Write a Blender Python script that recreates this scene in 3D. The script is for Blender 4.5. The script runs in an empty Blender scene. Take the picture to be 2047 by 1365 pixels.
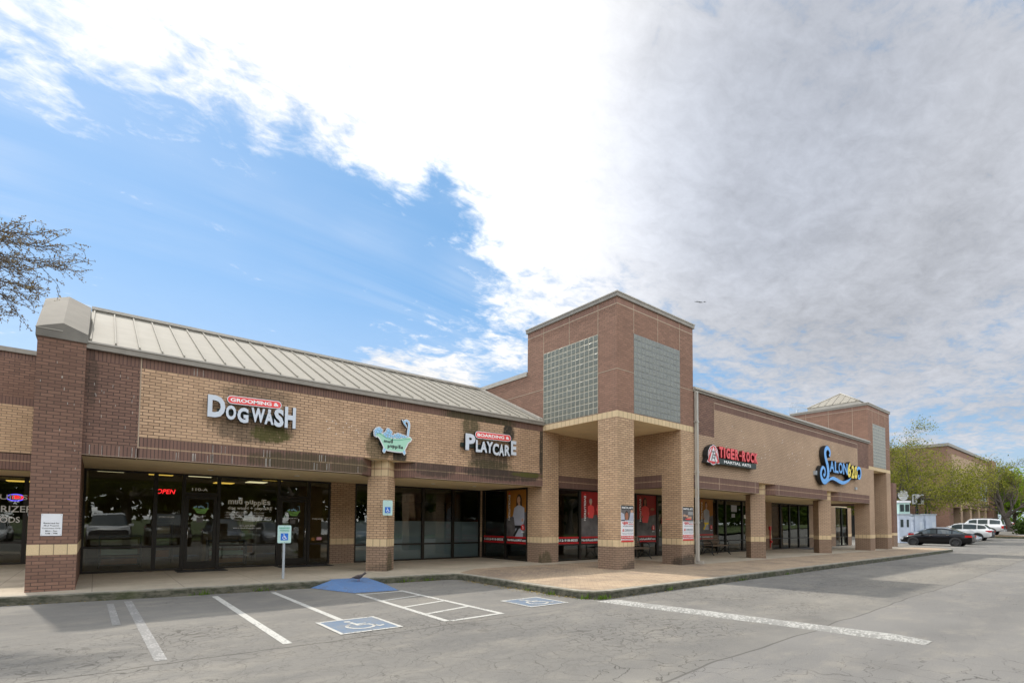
import bpy, bmesh, math, random
from mathutils import Vector, Matrix
random.seed(7)
SC = bpy.context.scene
COL = SC.collection
# ---------------------------------------------------------------- camera
CAMH = 1.54
YAW, PITCH, ROLL = math.radians(38.903), math.radians(2.6925), math.radians(0.4723)
Fv = Vector((math.sin(YAW)*math.cos(PITCH), math.cos(YAW)*math.cos(PITCH), math.sin(PITCH)))
Rv = Vector((math.cos(YAW), -math.sin(YAW), 0)); Uv = Rv.cross(Fv)
R2 = Rv*math.cos(ROLL)+Uv*math.sin(ROLL); U2 = Uv*math.cos(ROLL)-Rv*math.sin(ROLL)
cd = bpy.data.cameras.new('camera'); cam = bpy.data.objects.new('camera', cd); COL.objects.link(cam)
cam.matrix_world = Matrix(((R2.x,U2.x,-Fv.x,0),(R2.y,U2.y,-Fv.y,0),(R2.z,U2.z,-Fv.z,CAMH),(0,0,0,1)))
cd.sensor_width = 36; cd.lens = 1030.93/2047*36; cd.shift_y = (997.41-682.5)/2047
cd.clip_end = 5000; cd.clip_start = .05
SC.camera = cam
# ---------------------------------------------------------------- light
SC.view_settings.view_transform = 'Standard'; SC.view_settings.look = 'None'
SC.view_settings.exposure = 0.4; SC.view_settings.gamma = 1
SUN = Vector((-.126, .745, 1)).normalized()
sl = bpy.data.lights.new('sun', 'SUN'); sl.energy = 2.75; sl.angle = math.radians(1.6); sl.color = (1, .94, .85)
so = bpy.data.objects.new('sun', sl); COL.objects.link(so); so.rotation_euler = (-SUN).to_track_quat('-Z', 'Y').to_euler(); so.location = (0, 40, 60)

def build_world():
    w = bpy.data.worlds.new('World'); SC.world = w; w.use_nodes = True
    nt = w.node_tree; nt.nodes.clear(); N = nt.nodes.new; L = nt.links.new
    def mth(op, a, b=None, c=None, clamp=False):
        n = N('ShaderNodeMath'); n.operation = op; n.use_clamp = clamp
        for i, v in enumerate((a, b, c)):
            if v is None: continue
            if isinstance(v, (int, float)): n.inputs[i].default_value = v
            else: L(v, n.inputs[i])
        return n.outputs[0]
    tc = N('ShaderNodeTexCoord'); d = tc.outputs['Generated']
    sky = N('ShaderNodeTexSky'); sky.sky_type = 'NISHITA'; sky.sun_disc = False
    sky.sun_elevation = math.asin(SUN.z); sky.sun_rotation = math.atan2(SUN.x, SUN.y); sky.dust_density = .6; sky.ozone_density = 2.2
    sep = N('ShaderNodeSeparateXYZ'); L(d, sep.inputs[0])
    zc = mth('MAXIMUM', sep.outputs[2], 0.0)
    den = mth('ADD', zc, .13)
    px = mth('DIVIDE', sep.outputs[0], den); py = mth('DIVIDE', sep.outputs[1], den)
    cmb = N('ShaderNodeCombineXYZ'); L(px, cmb.inputs[0]); L(py, cmb.inputs[1])
    def noise(scale, detail, rough, rot=0, sx=1, sy=1, dist=0, off=0):
        mp = N('ShaderNodeMapping'); mp.inputs['Rotation'].default_value = (0, 0, math.radians(rot)); mp.inputs['Scale'].default_value = (sx, sy, 1)
        mp.inputs['Location'].default_value = (off, off*.7, 0)
        L(cmb.outputs[0], mp.inputs[0]); n = N('ShaderNodeTexNoise'); n.inputs['Scale'].default_value = scale
        n.inputs['Detail'].default_value = detail; n.inputs['Roughness'].default_value = rough; n.inputs['Distortion'].default_value = dist
        L(mp.outputs[0], n.inputs['Vector']); return n.outputs[0]
    n1 = noise(1.9, 9, .60, 35, 1, 1.25, .35)
    n2 = noise(8.5, 8, .62, 20, 1, 1.3, .5, 3)
    n3 = noise(2.4, 7, .6, 62, .32, 2.6, .5, 9)
    n4 = noise(.8, 4, .5, 10, 1, 1, .2, 5)
    def blob(c, r, soft=1.0):
        v = Vector(c).normalized()
        dp = N('ShaderNodeVectorMath'); dp.operation = 'DOT_PRODUCT'; L(d, dp.inputs[0]); dp.inputs[1].default_value = v
        mr = N('ShaderNodeMapRange'); mr.interpolation_type = 'SMOOTHSTEP'
        mr.inputs[1].default_value = math.cos(math.radians(r)); mr.inputs[2].default_value = math.cos(math.radians(r*(1-soft)))
        L(dp.outputs['Value'], mr.inputs[0]); return mr.outputs[0]
    def addup(lst):
        acc = None
        for c, r, wgt in lst:
            t = mth('MULTIPLY', blob(c, r), wgt); acc = t if acc is None else mth('ADD', acc, t)
        return acc
    cov = addup([
        # bright high sheet near the sun
        ((-.2,.72,.67), 13, .9), ((.03,.74,.67), 15, 1.1), ((.2,.68,.71), 17, 1.2), ((.37,.6,.71), 17, 1.2), ((.27,.71,.64), 9, .6), ((.43,.63,.647), 10, .7),
        ((0,.4,.92), 30, 1.6), ((.45,.3,.84), 28, 1.6), ((-.35,.55,.76), 16, .6),
        # big grey sheet to the right
        ((.56,.56,.60), 13, .9), ((.66,.49,.57), 15, 1.2), ((.75,.33,.58), 18, 1.4), ((.83,.25,.50), 18, 1.3), ((.86,.38,.36), 16, 1.1), ((.92,.12,.36), 20, 1.4),
        ((.93,.27,.24), 12, .35), ((.73,.56,.42), 12, .95), ((.647,.628,.432), 9, .9), ((.60,.66,.50), 6, .55), ((.97,-.1,.3), 22, 1.0), ((.8,.5,.3), 8, .25),
        # ragged edge pieces and low cumulus
        ((.34,.745,.57), 6, .5), ((.54,.66,.54), 7, .7), ((.49,.715,.50), 5.5, .75), ((.545,.72,.43), 5, .7), ((.44,.76,.47), 3, .4), ((.41,.67,.61), 7, .35), ((.60,.715,.355), 6, .65), ((.45,.84,.26), 8, .85), ((.40,.86,.25), 6, .6), ((.56,.78,.27), 8, .85), ((.36,.745,.555), 3.5, .5), ((.37,.868,.31), 3.5, .5),
        ((.0,.883,.474), 3.5, .55), ((-.03,.872,.49), 3.5, .5), ((-.085,.838,.545), 5, .5), ((-.02,.83,.565), 5, .5), ((.05,.80,.59), 6, .45),
        ((.011,.955,.306), 4.5, .42), ((.067,.953,.29), 4, .4), ((-.1,.97,.2), 5, .4),
    ])
    blue = addup([((.077,.896,.438), 11, .9), ((.32,.838,.442), 11, .8), ((.50,.78,.42), 7.5, .6), ((.2,.9,.38), 13, .5), ((.42,.81,.5), 6, .45), ((-.06,.904,.423), 7, .5), ((.3,.9,.3), 8, .3), ((.46,.74,.55), 4, .75), ((-.06,.86,.515), 7, .55), ((.05,.83,.545), 7, .6), ((.17,.80,.56), 6, .6), ((.42,.75,.52), 5, .4), ((-.05,.96,.27), 9, .5), ((.27,.785,.56), 6.5, .8), ((.17,.79,.59), 5, .5), ((.40,.715,.575), 3.2, .8), ((.08,.80,.60), 5, .3)])
    # behind the viewer and to the sides: unseen overcast, added to light shaded walls
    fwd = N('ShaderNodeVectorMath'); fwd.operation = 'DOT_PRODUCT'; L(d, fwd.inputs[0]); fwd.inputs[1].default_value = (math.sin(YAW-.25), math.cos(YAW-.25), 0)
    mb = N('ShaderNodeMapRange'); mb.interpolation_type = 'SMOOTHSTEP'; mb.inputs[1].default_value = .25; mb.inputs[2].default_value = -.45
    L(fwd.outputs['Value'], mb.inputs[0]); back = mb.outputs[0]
    cov = mth('SUBTRACT', cov, blue)
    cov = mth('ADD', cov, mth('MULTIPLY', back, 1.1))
    n5 = noise(24, 6, .65, 35, 1, 1.5, .6, 7)
    nn = mth('ADD', mth('MULTIPLY', n1, 1.2), mth('MULTIPLY', n2, 1.15)); nn = mth('ADD', nn, mth('MULTIPLY', n3, .45)); nn = mth('ADD', nn, mth('MULTIPLY', n5, .45)); nn = mth('SUBTRACT', nn, 1.625)
    f = mth('ADD', mth('MULTIPLY', cov, .72), mth('MULTIPLY', nn, 3.1))
    mr = N('ShaderNodeMapRange'); mr.interpolation_type = 'SMOOTHSTEP'; mr.inputs[1].default_value = -.25; mr.inputs[2].default_value = 1.75; L(f, mr.inputs[0])
    dens = mr.outputs[0]
    # thin veil and horizon haze
    veil = N('ShaderNodeMapRange'); veil.inputs[1].default_value = .40; veil.inputs[2].default_value = .80; veil.inputs[4].default_value = .36; L(n3, veil.inputs[0])
    dens = mth('MAXIMUM', dens, mth('MULTIPLY', veil.outputs[0], mth('SUBTRACT', 1.0, mth('MULTIPLY', blue, .55, clamp=True))))
    hz = N('ShaderNodeMapRange'); hz.inputs[1].default_value = .40; hz.inputs[2].default_value = -.02; hz.inputs[4].default_value = .55; L(sep.outputs[2], hz.inputs[0])
    dens = mth('MAXIMUM', dens, hz.outputs[0])
    # cloud brightness: glowing near the sun, soft grey on the right
    glow = mth('POWER', blob((.06,.64,.77), 52), 2.1)
    grey = mth('ADD', mth('MULTIPLY', blob((.90,.15,.46), 46), .17), mth('MULTIPLY', blob((.74,.36,.57), 16), .04))
    br = mth('ADD', .70, mth('MULTIPLY', glow, .27)); br = mth('ADD', br, mth('MULTIPLY', blob((.55,.66,.50), 22), .2))
    br = mth('ADD', br, mth('MULTIPLY', blob((-.14,.26,.955), 39), 2.6))  # extra-bright cloud above the frame, added for its light on the scene
    br = mth('ADD', br, mth('MULTIPLY', back, 2.0))  # unseen clouds behind the viewer, brightened as fill light for the facades
    br = mth('SUBTRACT', br, grey)
    tex = mth('ADD', mth('MULTIPLY', n1, .42), mth('MULTIPLY', n2, .42)); tex = mth('ADD', tex, mth('MULTIPLY', n4, .5)); tex = mth('ADD', tex, mth('MULTIPLY', n5, .22)); tex = mth('SUBTRACT', tex, .78)
    br = mth('ADD', br, mth('MULTIPLY', tex, .62))
    br = mth('MINIMUM', mth('MAXIMUM', br, .2), 2.6)
    ccol = N('ShaderNodeMix'); ccol.data_type = 'RGBA'; ccol.inputs[6].default_value = (1.0,.975,.94,1); ccol.inputs[7].default_value = (.66,.76,.97,1); L(mth('MULTIPLY', grey, 3.0), ccol.inputs[0])
    bg1 = N('ShaderNodeBackground'); bg1.inputs[1].default_value = .115
    mxc = N('ShaderNodeMix'); mxc.data_type = 'RGBA'; mxc.inputs[0].default_value = .5; mxc.inputs[7].default_value = (1.15,3.3,5.9,1); L(sky.outputs[0], mxc.inputs[6])
    L(mxc.outputs[2], bg1.inputs[0])
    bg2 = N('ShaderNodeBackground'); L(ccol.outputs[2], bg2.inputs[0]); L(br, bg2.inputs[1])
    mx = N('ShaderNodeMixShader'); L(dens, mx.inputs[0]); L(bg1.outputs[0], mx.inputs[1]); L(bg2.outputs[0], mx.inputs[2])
    out = N('ShaderNodeOutputWorld'); L(mx.outputs[0], out.inputs[0])
build_world()

# ---------------------------------------------------------------- materials
class NT:
    def __init__(s, name):
        s.m = bpy.data.materials.new(name); s.m.use_nodes = True; s.t = s.m.node_tree; s.t.nodes.clear()
        s.out = s.n('ShaderNodeOutputMaterial')
    def n(s, k): return s.t.nodes.new(k)
    def l(s, a, b): s.t.links.new(a, b)
    def val(s, i, v):
        if isinstance(v, (int, float, tuple, list)): i.default_value = v
        else: s.l(v, i)
    def math(s, op, a, b=0, clamp=False):
        n = s.n('ShaderNodeMath'); n.operation = op; n.use_clamp = clamp; s.val(n.inputs[0], a); s.val(n.inputs[1], b); return n.outputs[0]
    def mix(s, f, a, b, mode='MIX'):
        n = s.n('ShaderNodeMix'); n.data_type = 'RGBA'; n.blend_type = mode; s.val(n.inputs[0], f)
        for i, v in ((6, a), (7, b)):
            if isinstance(v, tuple) and len(v) == 3: v = v+(1,)
            s.val(n.inputs[i], v)
        return n.outputs[2]
    def noise(s, scale, detail=4, rough=.55, vec=None, dist=0):
        n = s.n('ShaderNodeTexNoise'); n.inputs['Scale'].default_value = scale; n.inputs['Detail'].default_value = detail
        n.inputs['Roughness'].default_value = rough; n.inputs['Distortion'].default_value = dist
        if vec is None: vec = s.pos()
        s.l(vec, n.inputs['Vector']); return n.outputs[0]
    def pos(s):
        if not hasattr(s, '_p'): s._p = s.n('ShaderNodeNewGeometry').outputs['Position']
        return s._p
    def uv(s):
        if not hasattr(s, '_u'): s._u = s.n('ShaderNodeTexCoord').outputs['UV']
        return s._u
    def scalev(s, vec, sc, loc=(0,0,0), rot=(0,0,0)):
        n = s.n('ShaderNodeMapping'); n.inputs['Scale'].default_value = sc; n.inputs['Location'].default_value = loc; n.inputs['Rotation'].default_value = rot; s.l(vec, n.inputs[0]); return n.outputs[0]
    def ramp(s, v, a, b, lo=0, hi=1, smooth=True):
        n = s.n('ShaderNodeMapRange'); n.interpolation_type = 'SMOOTHSTEP' if smooth else 'LINEAR'
        s.val(n.inputs[0], v); n.inputs[1].default_value = a; n.inputs[2].default_value = b; n.inputs[3].default_value = lo; n.inputs[4].default_value = hi
        return n.outputs[0]
    def spot(s, c, r):
        """1 inside an ellipsoid of radii r about c (metres), fading to 0"""
        v = s.scalev(s.pos(), tuple(1/x for x in r), tuple(-c[i]/r[i] for i in range(3)))
        n = s.n('ShaderNodeVectorMath'); n.operation = 'LENGTH'; s.l(v, n.inputs[0])
        return s.ramp(n.outputs['Value'], 1.05, .45)
    def bump(s, h, strength=.4, dist=.01):
        n = s.n('ShaderNodeBump'); n.inputs['Strength'].default_value = strength; n.inputs['Distance'].default_value = dist; s.l(h, n.inputs['Height']); return n.outputs[0]
    def principled(s, col, rough=.8, metal=0, normal=None, **kw):
        b = s.n('ShaderNodeBsdfPrincipled')
        if isinstance(col, tuple) and len(col) == 3: col = col+(1,)
        s.val(b.inputs['Base Color'], col); s.val(b.inputs['Roughness'], rough); s.val(b.inputs['Metallic'], metal)
        if normal is not None: s.l(normal, b.inputs['Normal'])
        for k, v in kw.items(): s.val(b.inputs[k], v)
        s.l(b.outputs[0], s.out.inputs[0]); return s.m

def plain(name, col, rough=.7, metal=0, var=.12, scale=3, bump=0, **kw):
    t = NT(name); n = t.noise(scale, 5, .6)
    f = t.ramp(n, .3, .7, 1-var, 1+var*.6, False)
    hsv = t.n('ShaderNodeVectorMath'); hsv.operation = 'SCALE'; hsv.inputs[0].default_value = col; t.l(f, hsv.inputs['Scale'])
    nm = t.bump(t.noise(scale*20, 3), bump, .005) if bump else None
    return t.principled(hsv.outputs[0], rough, metal, nm, **kw)

def brick(name, c1, c2, mortar, bw=.203, rh=.0677, ms=.0085, off=.5, stains=(), var=.22, drip=0, streaks=0):
    t = NT(name); v = t.uv()
    b = t.n('ShaderNodeTexBrick'); b.offset = off; b.inputs['Scale'].default_value = 1; b.inputs['Brick Width'].default_value = bw
    b.inputs['Row Height'].default_value = rh; b.inputs['Mortar Size'].default_value = ms; b.inputs['Mortar Smooth'].default_value = .15; b.inputs['Bias'].default_value = -.1
    b.inputs['Color1'].default_value = c1+(1,); b.inputs['Color2'].default_value = c2+(1,); b.inputs['Mortar'].default_value = mortar+(1,)
    t.l(v, b.inputs['Vector']); col = b.outputs['Color']
    n = t.noise(1.1, 6, .65); col = t.mix(t.ramp(n, .25, .75, 0, var*1.6), col, tuple(x*.45 for x in c1), 'MIX')
    n2 = t.noise(.45, 3, .5); col = t.mix(t.ramp(n2, .4, .75, 0, .22), col, tuple(min(1, x*1.25) for x in c1))
    n3 = t.noise(45, 3, .6, t.scalev(v, (1, .6, 1))); col = t.mix(t.ramp(n3, .3, .75, 0, .3), col, tuple(x*.6 for x in c1))
    nzs = None
    for c, r, k, sc in stains:
        if nzs is None:
            na = t.noise(1, 7, .75, t.scalev(t.pos(), (11, 11, 1.5))); nb = t.noise(6, 7, .8); nzs = t.math('ADD', t.math('MULTIPLY', na, .6), t.math('MULTIPLY', nb, .4))
        m = t.ramp(t.math('ADD', nzs, t.math('MULTIPLY', t.spot(c, r), .30)), .60, .80); m = t.math('MULTIPLY', m, t.ramp(t.spot(c, r), .0, .7)); m = t.math('MULTIPLY', m, k)
        col = t.mix(m, col, sc)
    if streaks:
        nz = t.noise(1, 2, .5, t.scalev(t.pos(), (4.5, 4.5, .8))); col = t.mix(t.ramp(nz, .55, .8, 0, streaks), col, (.05,.045,.04))
    h = t.math('SUBTRACT', t.math('MULTIPLY', n3, .25), b.outputs['Fac'])
    return t.principled(col, .88, 0, t.bump(h, .5, .006), **{'Specular IOR Level': .25})

M = {}
ALG = (.045,.048,.020); BLK = (.03,.03,.025)
FST = [((2.9,13.5,3.72),(1.3,.5,.45),.6,BLK), ((3.3,13.5,3.68),(.65,.5,.32),.75,(.07,.075,.015)), ((6.1,13.5,3.62),(.55,.5,.6),.6,ALG), ((6.75,13.5,3.42),(.3,.5,.3),.9,BLK),
       ((10.0,13.5,3.62),(1.2,.5,.55),.75,BLK), ((10.0,13.5,3.40),(1.3,.5,.28),.5,ALG), ((9.2,13.5,4.6),(.5,.5,.45),.75,ALG), ((10.75,13.5,4.58),(.35,.5,.5),.95,BLK), ((12.25,13.5,4),(.16,.5,2.2),.9,BLK), ((3.0,13.5,4.6),(1.1,.5,.35),.4,BLK)]
BST = [((10.6,13.5,3.2),(2.4,.6,.35),.75,BLK), ((11.6,13.5,3.22),(1.1,.6,.12),.5,(.12,.13,.015)), ((4.5,13.5,3.05),(2.6,.6,.35),.6,ALG), ((9.6,13.5,4.9),(2.0,.6,.3),.75,ALG), ((7.9,13.5,3.2),(1.2,.6,.4),.6,BLK), ((-.15,13.5,4.4),(.16,.5,.8),.4,BLK)]
M['cream'] = brick('cream_brick', (.66,.445,.285), (.47,.305,.19), (.09,.06,.045), stains=FST)
M['cream_plain'] = brick('tan_brick', (.63,.43,.27), (.47,.31,.19), (.12,.085,.06), streaks=.12, stains=[((12.9,13.6,.3),(.5,.6,.45),.8,ALG),((6.6,13.7,.6),(.25,.3,.45),.7,ALG),((16.1,10.2,.3),(.9,.5,.5),.7,BLK)])
M['cream_right'] = brick('brown_tan_brick', (.55,.385,.26), (.48,.33,.225), (.20,.145,.105), ms=.009, streaks=.1)
M['dark'] = brick('dark_brown_brick', (.265,.155,.115), (.175,.105,.082), (.07,.05,.045), stains=BST, var=.15)
M['pier'] = brick('pier_brown_brick', (.285,.165,.12), (.18,.105,.08), (.085,.062,.052), var=.2)
M['base'] = brick('dark_base_brick', (.34,.235,.165), (.28,.19,.135), (.10,.072,.055), stains=[((13.1,10.2,.1),(.8,.6,.45),.5,BLK),((16.1,10.2,.1),(1.1,.6,.6),.7,BLK),((12.5,13.5,.1),(.4,.5,.7),.6,ALG),((6.7,13.7,.3),(.35,.4,.7),.6,ALG),((6.3,13.7,.1),(.8,.6,.4),.4,BLK)])
M['red'] = brick('red_brown_brick', (.33,.19,.135), (.24,.14,.10), (.16,.11,.085), ms=.007, var=.15)
M['soldier'] = brick('soldier_brick', (.235,.138,.107), (.175,.104,.083), (.075,.055,.05), bw=.0677, rh=9, off=0, stains=BST, var=.15)
M['soldier_red'] = brick('soldier_red_brick', (.32,.18,.135), (.27,.155,.12), (.19,.14,.11), bw=.0677, rh=9, off=0)
M['tile'] = brick('cream_tile', (.70,.54,.33), (.64,.49,.30), (.17,.12,.08), bw=.203, rh=9, off=0, ms=.008, var=.08)
M['cream_line'] = brick('tan_rowlock', (.45,.31,.20), (.40,.275,.18), (.14,.1,.07), bw=.203, rh=9, off=0, stains=BST)
M['joint'] = plain('tan_joint_sealant', (.42,.33,.24), .8)
M['stucco'] = plain('tan_soffit_stucco', (.86,.69,.42), .9, var=.1, scale=1.2)
M['fascia'] = plain('grey_metal_fascia', (.27,.245,.21), .6, .0, var=.15, scale=5)
M['copemetal'] = plain('light_grey_metal_coping', (.42,.39,.34), .5, var=.12, scale=4)
M['capside'] = plain('weathered_grey_metal', (.19,.175,.15), .6, var=.25, scale=2)
M['roofmetal'] = plain('tan_standing_seam_metal', (.25,.23,.19), .8, .0, var=.08, scale=2.5)
M['frame'] = plain('dark_bronze_frame', (.022,.018,.014), .4, .3)
M['white'] = plain('white_plastic', (.78,.79,.82), .45, var=.05)
M['cleanwhite'] = plain('white_vinyl', (.93,.93,.92), .5, var=.04)
M['lightgrey'] = plain('pale_grey_plastic', (.60,.65,.72), .4, var=.05)
M['black'] = plain('black_plastic', (.012,.012,.012), .5)
M['greenblack'] = plain('green_black_metal', (.018,.03,.024), .45)
M['efflo'] = plain('mineral_deposit', (.42,.39,.35), .9, var=.4, scale=9)
M['kiosk'] = plain('pale_blue_white_paint', (.50,.56,.66), .6)
M['capmetal'] = plain('beige_grey_cap_metal', (.19,.172,.142), .85, var=.12, scale=3)
M['red_p'] = plain('red_plastic', (.62,.03,.03), .35, var=.05)
M['red_face'] = plain('bright_red_acrylic', (.80,.07,.07), .3, var=.05)
M['red_dark'] = plain('dark_red_return', (.16,.01,.012), .4)
M['pink'] = plain('pink_vinyl', (.7,.35,.42), .5)
M['mint'] = plain('mint_vinyl', (.38,.68,.52), .4, var=.04)
M['green'] = plain('green_vinyl', (.25,.55,.12), .5)
M['bubble'] = plain('pale_blue_foam', (.32,.58,.82), .4, var=.06)
M['bluesign'] = plain('blue_sign_paint', (.02,.16,.62), .4)
M['skyblue'] = plain('sky_blue_acrylic', (.13,.40,.85), .3, var=.06)
M['navy'] = plain('navy_return', (.01,.018,.06), .4)
M['yellow'] = plain('yellow_acrylic', (.88,.66,.02), .3, var=.05)
M['greentext'] = plain('green_sign_ink', (.02,.35,.2), .5)
M['signteal'] = plain('pale_teal_sign', (.48,.68,.64), .4, var=.05)
M['galv'] = plain('galvanised_steel', (.42,.46,.50), .45, .3, var=.12)
M['grey'] = plain('mid_grey_paint', (.30,.30,.30), .6)
M['greyink'] = plain('grey_ink', (.15,.15,.17), .6)
M['skin1'] = plain('printed_light_skin', (.55,.33,.22), .6)
M['skin2'] = plain('printed_brown_skin', (.33,.13,.07), .6)
M['hair'] = plain('printed_dark_hair', (.03,.018,.012), .6)
M['uniform'] = plain('printed_white_uniform', (.42,.44,.52), .6)
M['orange'] = plain('printed_orange', (.38,.15,.015), .6, var=.3, scale=2)
M['printred'] = plain('printed_red', (.30,.008,.008), .5, var=.25, scale=2)
M['printgrey'] = plain('printed_smoke_grey', (.13,.12,.12), .5, var=.6, scale=2.2)
M['bandred'] = plain('vinyl_red', (.55,.01,.015), .4)
M['rubber'] = plain('black_rubber_mat', (.03,.03,.032), .9, var=.2, scale=20)
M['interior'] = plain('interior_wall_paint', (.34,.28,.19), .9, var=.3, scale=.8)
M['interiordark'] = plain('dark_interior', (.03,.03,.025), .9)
M['intfloor'] = plain('interior_floor_tile', (.12,.10,.07), .5)
M['woodbench'] = plain('bench_slats', (.16,.11,.07), .6, var=.3, scale=9)
M['ironbench'] = plain('bench_iron', (.03,.033,.035), .4, .4)

def emis(name, col, s):
    t = NT(name); e = t.n('ShaderNodeEmission'); e.inputs[0].default_value = col+(1,); e.inputs[1].default_value = s; t.l(e.outputs[0], t.out.inputs[0]); return t.m
M['neon'] = emis('red_neon', (1, .02, .03), 2.2)
M['neonblue'] = emis('blue_neon', (.15, .1, 1), 2.0)
M['lamp'] = emis('ceiling_panel_light', (1, .85, .55), 1.0)
M['lampy'] = emis('yellow_ceiling_panel_light', (1, .62, .12), 1.0)

def glass(name, tint=(.55,.59,.52), ior=1.85, rough=0.0, wob=.0):
    t = NT(name); fr = t.n('ShaderNodeFresnel'); fr.inputs[0].default_value = ior
    tr = t.n('ShaderNodeBsdfTransparent'); tr.inputs[0].default_value = tint+(1,)
    gl = t.n('ShaderNodeBsdfGlossy'); gl.inputs['Roughness'].default_value = rough; gl.inputs['Color'].default_value = (.93,.96,.93,1)
    if wob:
        nm = t.bump(t.noise(.9, 2, .4), wob, .05); t.l(nm, gl.inputs['Normal'])
    mx = t.n('ShaderNodeMixShader'); t.l(fr.outputs[0], mx.inputs[0]); t.l(tr.outputs[0], mx.inputs[1]); t.l(gl.outputs[0], mx.inputs[2]); t.l(mx.outputs[0], t.out.inputs[0]); return t.m
M['glass'] = glass('tinted_window_glass', wob=.05)
M['carglass'] = plain('dark_car_glass', (.05,.065,.07), .05, **{'Specular IOR Level': .9})
def frost():
    t = NT('frosted_window_film'); return t.principled((.50,.58,.72), .6, 0, None)
M['film'] = frost()
def gblock(name, c, mort):
    t = NT(name); n = t.noise(38, 3, .6); n2 = t.noise(1.6, 3)
    col = t.mix(t.ramp(n, .35, .7), tuple(x*.62 for x in c), c); col = t.mix(t.ramp(n2, .3, .7, 0, .35), col, tuple(x*.6 for x in c))
    return t.principled(col, .32, 0, t.bump(n, .25, .012), **{'Specular IOR Level': .4})
M['gblock'] = gblock('glass_block', (.23,.24,.20), None)
M['gblock2'] = gblock('mossy_glass_block', (.27,.28,.245), None)
M['mortar'] = plain('glass_block_mortar', (.50,.46,.36), .8)
M['mortar2'] = plain('grey_glass_block_mortar', (.20,.21,.21), .8)

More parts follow.
